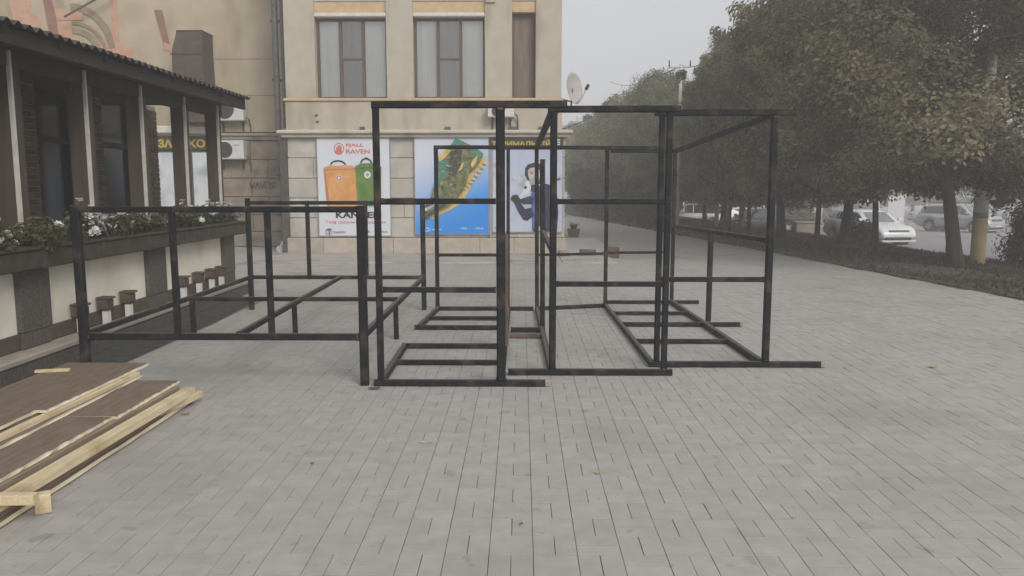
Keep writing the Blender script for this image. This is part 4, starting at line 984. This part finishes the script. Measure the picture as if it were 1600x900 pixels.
for k in range(16):
    x = 30 + k * 6.6 + rnd.uniform(-1.5, 1.5); y = 112 - k * 3.6 + rnd.uniform(-3, 3)
    tree('d', 'dense dark tree on the far side of the street behind the parked cars', x, y, rnd.uniform(10, 13), rnd.uniform(5, 6.2), rnd.uniform(0, 6), zr(y), 'far trees across the street')
def shrub(label, x, y, h, r, lm, n, leaf, z=None, name='shrub', group=None, stem=True):
    t = thing(name, label, 'shrub', (x, y, zv(x, y) if z is None else z), 0, group); q = random.Random(int(x * 91 + y * 17)); b = MB()
    cl = [(Vector((q.uniform(-.6, .6) * r, q.uniform(-.6, .6) * r, h * q.uniform(.18, .84))), r * q.uniform(.3, .55), q.uniform(-.2, .2)) for _ in range(34)]
    for _ in range(n):
        c, s, tn = q.choice(cl); v = rv(q); p = c + v * s * q.uniform(.6, 1.1); p.z = max(.02, p.z)
        leaf_quad(b, p, (v + Vector((0, 0, .5))).normalized(), leaf * q.uniform(.7, 1.3), M[lm], min(1, max(0, .45 + tn + q.uniform(-.3, .3))))
    b.build('foliage', t, tone=True)
    s = MB()
    for k in range(4):
        a = k * 1.6; s.tube([(.02 * math.cos(a), .02 * math.sin(a), -.1), (.2 * r * math.cos(a), .2 * r * math.sin(a), h * .4), (.4 * r * math.cos(a), .4 * r * math.sin(a), h * .75)], [.04, .025, .01], M['bark'], 6)
    s.build('stems', t); return t
shrub('dark brown rounded shrub cut by the right edge of the photo', 12.05, 18.9, 1.6, .78, 'leafT', 9000, .075)
for k, (x, y, h, r) in enumerate([(3.55, 46.5, 3.0, 1.1), (4.6, 43, 2.7, 1.2), (5.0, 37, 2.1, 1.0), (5.3, 33, 1.7, .9), (4.2, 51, 3.2, 1.4)]):
    shrub(['tall dark shrub at the far end of the pavement by the building corner', 'dark shrub under the trees right of the farthest shrub', 'low shrub at the verge behind the left frame post of the right stall', 'lowest shrub at the verge edge beside the white off-road car', 'farthest dark shrub closing the view down the pavement'][k], x, y, h, r, 'leafC', 4200, .14, group='shrubs along the verge')
shrub('dull green bush at the tail of the white sedan under the trees', 11.5, 27.2, .8, .55, 'leafC', 1600, .09)
shrub('dry yellowish bush behind the grey cabinet', 17.2, 50, 2.6, 1.6, 'leafB', 2600, .16, z=zr(50))

# grass on the verge
g = MB(); gr = random.Random(9)
for _ in range(52000):
    y = 5 + 40 * gr.random() ** 1.5; t_ = gr.random() ** .8
    x = E_(y) - .18 + abs(gr.gauss(0, .06)) + t_ * (R_(y) - E_(y) - .3)
    if math.sin(x * 1.7 + y * .6) + math.sin(y * 1.1 - x * .8) + gr.uniform(-1.2, 1.2) < -.9: continue
    z = max(zv(x, y), 0 if x < E_(y) else -9) + .008; a = gr.uniform(0, 6.28); hgt = gr.uniform(.03, .10) * (1.25 if y > 18 else 1); w = .012 + .0006 * y
    dx, dy = math.cos(a) * w, math.sin(a) * w; lx, ly = gr.gauss(0, .04), gr.gauss(0, .04)
    g.add([(x - dx, y - dy, z), (x + dx, y + dy, z), (x + lx, y + ly, z + hgt)], [(0, 1, 2)], M['grass'], min(1, max(0, gr.gauss(.42, .24))))
o = g.build('grass', tone=True); tag(o, 'dry brownish grass on the verge under the street trees', 'grass', kind='stuff')

# ------------------------------------------------------------------ cars
def lerp(a, b, t): return a + (b - a) * t
def interp(tab, x):
    for (x0, y0), (x1, y1) in zip(tab, tab[1:]):
        if x <= x1: return lerp(y0, y1, (x - x0) / (x1 - x0 + 1e-9))
    return tab[-1][1]
def car(label, x, y, rz, kind, paint, z=None, group='cars parked along the street', name='parked_car'):
    sed = kind == 'sedan'
    L, Wd, H = {'sedan': (4.6, 1.78, 1.46), 'suv': (4.7, 1.88, 1.72), 'offroad': (4.4, 1.76, 1.80), 'van': (5.2, 2.0, 2.1)}[kind]
    t = thing(name, label, 'car', (x, y, zr(y) + .004 if z is None else z), rz, group); pm = M[paint]
    hood = {'sedan': [(-2.3, .86), (-2.2, 1.02), (-1.5, 1.04), (0, .96), (.9, .94), (1.9, .80), (2.2, .70), (2.3, .55)],
            'suv': [(-2.35, 1.0), (-2.25, 1.08), (0, 1.06), (1.0, 1.08), (2.0, .98), (2.25, .88), (2.35, .66)],
            'offroad': [(-2.2, 1.02), (0, 1.06), (.9, 1.08), (2.0, 1.02), (2.15, .96), (2.2, .7)],
            'van': [(-2.6, 1.05), (0, 1.1), (1.4, 1.1), (2.2, 1.0), (2.5, .85), (2.6, .6)]}[kind]
    hl = L / 2; n = 30; wheels = (-hl * .60, hl * .63); wr = {'sedan': .32, 'suv': .36, 'offroad': .37, 'van': .35}[kind]
    b = MB(); vs = []
    for i in range(n + 1):
        X = -hl + L * i / n; s = abs(X) / hl; wd = Wd / 2 * (1 - .16 * max(0, (s - .72) / .28) ** 2.2)
        zt = interp(hood, X); zb = .24 + .12 * max(0, (s - .8) / .2)
        for W_ in wheels:
            d = abs(X - W_)
            if d < wr + .07: zb = max(zb, math.sqrt((wr + .07) ** 2 - d * d) + wr)
        zb = min(zb, zt - .12); zm = zb + (zt - zb) * .45
        half = [(wd * .93, zb), (wd, zm), (wd * .985, zb + (zt - zb) * .72), (wd * .93, zt - .03), (wd * .80, zt), (wd * .4, zt + .015)]
        vs += [(X, yy, zz) for yy, zz in half] + [(X, -yy, zz) for yy, zz in reversed(half)]
    k = 12; fs = []
    for i in range(n):
        for q in range(k):
            j = (q + 1) % k; fs.append((i * k + q, i * k + k + q, i * k + k + j, i * k + j))
    fs += [tuple(range(k)), tuple(n * k + q for q in range(k - 1, -1, -1))]
    b.add(vs, fs, pm); bo = b.build('body', t, smooth=True)
    # cabin
    cab = {'sedan': [(-1.75, .02), (-1.0, .40), (-.2, .46), (.35, .43), (1.15, .0)], 'suv': [(-2.2, .02), (-1.95, .52), (-.2, .64), (.5, .60), (1.25, .0)],
           'offroad': [(-2.12, .02), (-2.05, .68), (0, .72), (.45, .70), (.85, .0)], 'van': [(-2.5, .05), (-2.45, .95), (.4, 1.0), (1.0, .92), (1.9, .0)]}[kind]
    b = MB(); vs = []; st = []
    for X, dz in cab:
        zb = interp(hood, X) - .02; zt = zb + .02 + dz * ((H - 1.0) / .46 if sed else 1); wb = Wd / 2 * .91; wt = wb - .20 * min(1, dz * 2)
        st.append((X, zb, zt, wb, wt)); vs += [(X, wb, zb), (X, wt + .02, zt - .06 * min(1, dz * 4)), (X, wt * .8, zt), (X, -wt * .8, zt), (X, -wt - .02, zt - .06 * min(1, dz * 4)), (X, -wb, zb)]
    fs = []
    for i in range(len(cab) - 1):
        for q in range(5): fs.append((i * 6 + q, i * 6 + 6 + q, i * 6 + 7 + q, i * 6 + q + 1))
    b.add(vs, fs, pm); co = b.build('cabin', t)
    def q_on(i, j, s, f0, f1, g0, g1):                 # side window quad between stations
        (X0, a0, c0, wb0, wt0), (X1, a1, c1, wb1, wt1) = st[i], st[j]; r = []
        for f, g in ((f0, g0), (f1, g0), (f1, g1), (f0, g1)):
            X = lerp(X0, X1, f); zb = lerp(a0, a1, f); zt = lerp(c0, c1, f) - .06; wb = lerp(wb0, wb1, f); wt = lerp(wt0, wt1, f) + .02
            r.append((X, s * (lerp(wb, wt, g) + .006), lerp(zb, zt, g)))
        return r if s > 0 else r[::-1]
    m_ = len(st)
    for s in (1, -1):
        w = MB()
        for i in range(m_ - 1):
            r0 = .12 if i == 0 else .03; r1 = .80 if i == m_ - 2 else .97
            q_ = q_on(i, i + 1, s, r0, r1, .10, .90 if i not in (0, m_ - 2) else .88); w.add(q_, [(3, 2, 1, 0)], M['carglass'])
        w.build('side_window', co)
    def end_glass(i, j, nm, mm='windscreen'):
        (X0, a0, c0, wb0, wt0), (X1, a1, c1, wb1, wt1) = st[i], st[j]
        lo, hi = (i, j); w = MB(); pts = []
        for f, u in ((.08, .86), (.92, .92)):
            X = lerp(X0, X1, f); zt = lerp(c0, c1, f); wt = lerp(wt0, wt1, f) * .8
            for s in (-1, 1): pts.append((X, s * wt * u * 1.08, zt))
        dx = .006 if X0 > X1 else -.006
        pts = [(p[0] + (.012 if i > j else -.012), p[1], p[2] + .010) for p in pts]
        w.add(pts, [(0, 1, 3, 2)], M[mm]); w.build(nm, co)
    end_glass(m_ - 1, m_ - 2, 'windscreen'); end_glass(0, 1, 'rear_window')
    for W_ in wheels:
        for s in (1, -1):
            w = MB(); yy = s * (Wd / 2 - .11); w.tube([(W_, yy - .1, wr), (W_, yy - .085, wr), (W_, yy + .085, wr), (W_, yy + .1, wr)], [wr * .9, wr, wr, wr * .9], M['tyre'], 20); wo_ = w.build('wheel', t, smooth=False)
            w = MB(); o_ = yy + s * .104
            w.tube([(W_, o_ - s * .01, wr), (W_, o_, wr)], [wr * .62, wr * .60], M['rim'], 18)
            w.build('rim', wo_)
            w = MB()
            for q in range(5):
                a = q * 1.2566; w.tube([(W_ + .1 * math.cos(a + .63), o_ + s * .003, wr + .1 * math.sin(a + .63)), (W_ + wr * .54 * math.cos(a + .63), o_ + s * .003, wr + wr * .54 * math.sin(a + .63))], [.02, .05], M['tyre'], 4)
            w.build('rim_gap', wo_)
            w = MB(); w.tube([(W_, yy - s * .35, wr), (W_, yy - s * .03, wr)], [wr + .065] * 2, M['plastic'], 20); w.build('wheel_arch', t)
    fx = hl; zf = interp(hood, hl - .12)
    for s in (1, -1):
        w = MB(); y0, y1 = s * Wd * .27, s * Wd * .445
        w.add([(fx - .07, y0, zf - .17), (fx - .30, y1, zf - .12), (fx - .36, y1, zf + .02), (fx - .11, y0, zf - .02), (fx - .2, y0, zf - .17), (fx - .42, y1 * .98, zf - .1), (fx - .42, y1 * .98, zf + .0), (fx - .2, y0, zf - .02)],
              [(0, 1, 2, 3), (0, 4, 5, 1), (3, 2, 6, 7), (1, 5, 6, 2), (0, 3, 7, 4)], M['lamp']); w.build('headlight', t)
        w = MB(); w.box(-fx - .012, -fx + .12, min(s * Wd * .28, s * Wd * .42), max(s * Wd * .28, s * Wd * .42), .74, .92, M['taillamp']); w.build('taillight', t)
        w = MB(); cx_ = cab[-1][0] - .22; w.cbox(cx_ - .07, cx_ + .05, min(s * Wd * .46, s * Wd * .56), max(s * Wd * .46, s * Wd * .56), interp(hood, cx_) + .03, interp(hood, cx_) + .17, pm, .03); w.build('mirror', t)
        for hx in (-.55, .35):
            w = MB(); w.cbox(hx - .09, hx + .09, min(s * (Wd / 2 - .03), s * (Wd / 2 + .012)), max(s * (Wd / 2 - .03), s * (Wd / 2 + .012)), .80, .83, M['plastic'] if kind != 'sedan' else pm, .006); w.build('door_handle', t)
        w = MB()
        for hx in (-1.05, -.08, .98): w.box(hx - .006, hx + .006, min(s * (Wd / 2 - .02), s * (Wd / 2 + .002)), max(s * (Wd / 2 - .02), s * (Wd / 2 + .002)), .36, .84, M['plastic'])
        w.build('door_gap', t)
        w = MB(); w.cbox(-wheels[1] + wr + .1, wheels[1] - wr - .1, min(s * (Wd / 2 - .10), s * (Wd / 2 - .0)), max(s * (Wd / 2 - .10), s * (Wd / 2)), .19, .29, M['plastic'], .01); w.build('side_sill', t)
    w = MB(); w.cbox(fx - .12, fx - .02, -Wd * .25, Wd * .25, zf - .19, zf - .05, M['plastic'], .015); gr_ = w.build('grille', t)
    w = MB()
    for q in range(3): w.box(fx - .02, fx - .008, -Wd * .24, Wd * .24, zf - .17 + q * .042, zf - .157 + q * .042, M['rim'])
    w.build('grille_bar', gr_)
    w = MB(); w.cbox(fx - .16, fx + .03, -Wd * .40, Wd * .40, .36, .50, pm, .03); w.build('front_bumper', t)
    w = MB(); w.cbox(fx - .14, fx + .012, -Wd * .30, Wd * .30, .25, .352, M['plastic'], .02); w.build('air_intake', t)
    w = MB(); w.cbox(fx - .2, fx + .008, -Wd * .42, Wd * .42, .17, .245, pm, .02); w.build('front_lip', t)
    w = MB(); w.box(fx + .031, fx + .037, -.25, .25, .39, .47, M['plate']); w.build('number_plate', t)
    w = MB(); w.cbox(-fx - .04, -fx + .15, -Wd * .43, Wd * .43, .34, .58, pm, .03); w.build('rear_bumper', t)
    w = MB(); w.box(-fx - .047, -fx - .0405, -.25, .25, .42, .52, M['plate']); w.build('number_plate', t)
    if kind in ('offroad', 'suv'):
        w = MB()
        for s in (1, -1): w.tube([(-1.6, s * .55, H - .02), (-1.5, s * .55, H + .05), (.1, s * .55, H + .05), (.25, s * .55, H - .03)], [.018] * 4, M['plastic'], 6)
        w.build('roof_rail', t)
    return t
A = R(-81)
car('white sedan with its bonnet pointing right, behind the slim tree trunk', 15.15, 35.3, R(-81), 'sedan', 'carwhite')
car('silver grey sport utility car behind the yellow pole at the right', 26.7, 49.2, R(-62), 'suv', 'carsilver')
car('dark low car parked in the tree shade behind the right tall frame', 13.6, 46.3, R(-165), 'sedan', 'cardark')
car('white off-road car partly behind the right tall frame posts', 11.6, 54.6, R(170), 'offroad', 'carwhite')
car('small silver van on the traffic island in the distance, left of the leaning tree', 37.6, 73, R(172), 'suv', 'carsilver')
car('grey saloon beside the distant silver van on the traffic island', 40.6, 74, R(-15), 'sedan', 'carsilver')
car('dark off-road car seen from the front between two tree trunks', 28.3, 72.5, R(-100), 'offroad', 'cardark')
car('white van behind the dark off-road car across the street', 32.0, 78.5, R(-175), 'van', 'carwhite')
car('white car parked beyond the white off-road car under the trees', 14.4, 60, R(-170), 'sedan', 'carwhite')
car('red car parked far back above the roof of the dark low car', 19.8, 66, R(-172), 'sedan', 'carred')
car('white saloon far back between the tree trunks left of the red car', 17.0, 64, R(175), 'sedan', 'carwhite')
car('white car at the right edge behind the dark shrub', 36.5, 56.5, R(-70), 'sedan', 'carwhite')
car('grey car far behind the silver sport utility car', 44.5, 71, R(-160), 'suv', 'cargrey')
car('white saloon in the dark under the trees left of the tall frame posts', 10.0, 60.5, R(-95), 'sedan', 'carwhite')

# ------------------------------------------------------------------ street furniture
zp = zv(10.45, 18.4)
t = thing('lamp_post', 'thick round concrete pole painted yellow below and whitish above', 'pole', (10.45, 18.4, zp))
b = MB(); b.tube([(0, 0, -.3), (0, 0, 1.04)], [.16, .155], M['yellow'], 20); b.build('yellow_base', t, smooth=True)
b = MB(); b.tube([(0, 0, 1.041), (0, 0, 1.17)], [.157, .156], M['polegrey'], 20); b.build('grey_band', t, smooth=True)
b = MB(); b.tube([(0, 0, 1.171), (0, 0, 2.4), (0, 0, 6.2)], [.154, .14, .07], M['polewhite'], 20); b.build('shaft', t, smooth=True)
b = MB(); b.box(.08, .20, -.20, -.12, 1.45, 1.8, M['polewhite']); b.build('notice', t)
b = MB(); b.tube([(0, 0, 6.1), (.5, -.1, 6.6), (1.6, -.3, 6.8)], [.06, .05, .04], M['polegrey'], 8); b.build('lamp_arm', t)
t = thing('utility_cabinet', 'grey beige cabinet box standing under the trees beside the slender trunk', 'cabinet', (12.35, 35.2, zr(35.2)))
b = MB(); b.cbox(-.42, .42, -.3, .3, .0, .86, M['cabinet'], .02); b.build('housing', t)
b = MB(); b.cbox(-.47, .47, -.35, .35, .862, .92, M['kerb'], .015); b.build('lid', t)
for s in (-1, 1):
    b = MB(); b.box(min(s * .02, s * .38), max(s * .02, s * .38), -.312, -.301, .08, .80, M['cabinet']); d = b.build('door', t)
    b = MB(); b.box(min(s * .05, s * .08), max(s * .05, s * .08), -.33, -.3125, .4, .5, M['acdark']); b.build('handle', d)
t = thing('street_sign_board', 'white board with curved horn top and reddish picture behind the white sedan', 'sign', (19.9, 43, zr(43)), R(-8))
b = MB(); b.poly_xz([(-.42, .5), (.42, .5), (.44, 1.9), (.50, 2.35), (.42, 2.75), (.24, 3.02), (.16, 3.0), (.28, 2.7), (.28, 2.35), (.18, 2.15), (-.1, 2.05), (-.40, 2.2)], 0, M['signwhite'], .06); b.build('board', t)
b = MB(); b.poly_xz([(-.30, 2.12), (-.1, 2.06), (.18, 2.16), (.27, 2.36), (.26, 2.6), (.05, 2.72), (-.2, 2.5)], .03, M['signpic'], .03); b.build('picture', t)
for x in (-.3, .3):
    b = MB(); b.bar((x, .05, 0), (x, .05, 1.0), .06, .06, M['steelpole']); b.build('leg', t)
def power_pole(label, x, y, h, arm):
    t = thing('overhead_line_pole', label, 'pole', (x, y, zr(y)))
    b = MB(); b.tube([(0, 0, 0), (0, 0, h)], [.085, .055], M['steelpole'], 10); b.build('shaft', t, smooth=True)
    b = MB(); b.tube([(-arm, 0, h - .12), (arm * .8, 0, h - .1)], [.03, .03], M['steelpole'], 6); b.build('cross_arm', t)
    for s in (-arm * .95, arm * .75):
        b = MB(); b.tube([(s, 0, h - .1), (s, 0, h + .14)], [.03, .02], M['acdark'], 6); b.build('insulator', t)
    return t
power_pole('pale thin pole with cross arm rising above the tree row in the middle', 5.8, 30, 6.75, .45)
power_pole('thin mast standing against the sky at the left edge of the big trees', 8.0, 33, 8.4, .3)
for (p, q, lb) in (((5.8, 30, 6.0), (8.0, 33, 7.7), 'thin overhead wire running from the cross arm pole to the mast by the big trees'), ((5.8, 30, 6.0), (7.5, 70, 10.5), 'thin overhead wire running left from the cross arm pole behind the tree tops'),
                   ((1.0, 20.2, 3.05), (7.4, 60, 9.0), 'thin wire from the building corner cornice towards the trees, the lower pair')):
    b = MB(); n = 16; P0, P1 = Vector(p), Vector(q); b.tube([P0.lerp(P1, i / n) - Vector((0, 0, .5 * math.sin(math.pi * i / n))) for i in range(n + 1)], [.018] * (n + 1), M['wire'], 5)
    tag(b.build('overhead_wire'), lb, 'wire')
# flower pot, loose blocks
t = thing('flower_pot', 'brown square flower pot with a small plant beyond the building corner', 'flower pot', (1.68, 25.9, .02))
b = MB(); b.add([(-.15, -.15, 0), (.15, -.15, 0), (.15, .15, 0), (-.15, .15, 0), (-.19, -.19, .2), (.19, -.19, .2), (.19, .19, .2), (-.19, .19, .2), (-.19, -.19, .26), (.19, -.19, .26), (.19, .19, .26), (-.19, .19, .26)],
      [(3, 2, 1, 0)] + [(r * 4 + i, r * 4 + (i + 1) % 4, r * 4 + 4 + (i + 1) % 4, r * 4 + 4 + i) for r in range(2) for i in range(4)], M['pot']); b.box(-.16, .16, -.16, .16, .2, .24, M['soil']); b.build('pot', t)
b = MB(); q = random.Random(4)
for _ in range(26):
    a = q.uniform(0, 6.28); L = q.uniform(.18, .34); d = Vector((math.cos(a) * .5, math.sin(a) * .5, 1)).normalized(); s = Vector((-math.sin(a), math.cos(a), 0)) * .025
    o_ = Vector((q.uniform(-.08, .08), q.uniform(-.08, .08), .24)); b.add([o_ - s * .4, o_ + d * L * .5 - s, o_ + d * L + Vector((math.cos(a), math.sin(a), -.4)) * .06, o_ + d * L * .5 + s, o_ + s * .4], [(0, 1, 2, 3, 4)], M['leafC'], q.random())
b.build('plant', t, tone=True)
def rubble(label, x, y, lx, ly, lz, m, rz, name='loose_brick', z=0):
    b = MB(); q = random.Random(int(x * 100 + lx * 1000)); b.cbox(-lx / 2, lx / 2, -ly / 2, ly / 2, 0, lz, M[m], .018)
    b.v = [(a + q.uniform(-.012, .012), c + q.uniform(-.012, .012), max(0, d + q.uniform(-.01, .01))) for a, c, d in b.v]
    o = b.build(name, loc=(x, y, z)); o.rotation_euler = (0, 0, rz); tag(o, label, 'brick')
rubble('reddish brick block lying on the ground right of the building corner', 1.56, 18.9, .36, .22, .17, 'redbrick', .06)
rubble('square brown block standing behind the thin frame post', 2.14, 18.6, .26, .24, .25, 'pot', -.1)
rubble('pale grey rubble stone beside the wall foot at the building corner', .98, 18.75, .24, .2, .12, 'greystone', .4, 'rubble_stone', .03)
rubble('flat dark paving stone in front of the reddish brick', 1.35, 17.6, .7, .16, .05, 'greystone', .02, 'rubble_stone')
# litter
def scrap(label, x, y, s, m, name, cat, rz, n=7):
    b = MB(); q = random.Random(int(x * 77 + y * 13)); top = [(s * (1 + q.uniform(-.3, .3)) * math.cos(6.283 * i / n), s * .6 * (1 + q.uniform(-.3, .3)) * math.sin(6.283 * i / n), .006 + s * .18 * abs(math.cos(6.283 * i / n))) for i in range(n)]
    b.add(top + [(a, c, d + .002) for a, c, d in top], [tuple(range(n - 1, -1, -1)), tuple(range(n, 2 * n))] + [(i, (i + 1) % n, n + (i + 1) % n, n + i) for i in range(n)], M[m])
    o = b.build(name, loc=(x, y, .001)); o.rotation_euler = (0, 0, rz); tag(o, label, cat)
scrap('yellow fallen leaf lying alone on the paving at the right', 3.77, 7.22, .045, 'leaf_yellow', 'fallen_leaf', 'leaf', .4)
scrap('tiny orange brown leaf on the paving in the middle foreground', .44, 4.46, .018, 'leaf_yellow', 'fallen_leaf', 'leaf', 1.0)
scrap('reddish crumb of wood on the paving beside the timber pile', -2.44, 5.63, .035, 'debris', 'wood_chip', 'debris', .3)
scrap('tiny white scrap on the paving in front of the frames', -.64, 5.01, .012, 'debrisgrey', 'paper_scrap', 'litter', .2)
scrap('small grey pebble on the paving left of the foreground', -1.25, 4.6, .014, 'pipe', 'pebble', 'debris', .2)
scrap('small pebble near the bottom centre of the paving', .0, 3.75, .012, 'pipe', 'pebble', 'debris', .9)
scrap('crumpled twig at the foot of the left tall frame', -1.2, 6.38, .05, 'pipe', 'twig', 'debris', .1)

# ------------------------------------------------------------------ haze volume added to lift the dark tones and fade the distance
hz = MB(); hz.box(-200, 240, -30, 320, -9.5, 17, M['wire']); hzo = hz.build('haze')
hm = bpy.data.materials.new('haze_veil'); hm.use_nodes = True; hn = hm.node_tree.nodes; hl_ = hm.node_tree.links; hn.clear()
ho = hn.new('ShaderNodeOutputMaterial'); pv = hn.new('ShaderNodeVolumePrincipled')
pv.inputs['Color'].default_value = (.97, .955, .935, 1); pv.inputs['Density'].default_value = HAZE
hl_.new(pv.outputs[0], ho.inputs['Volume']); hzo.data.materials.clear(); hzo.data.materials.append(hm); hzo['kind'] = 'stuff'
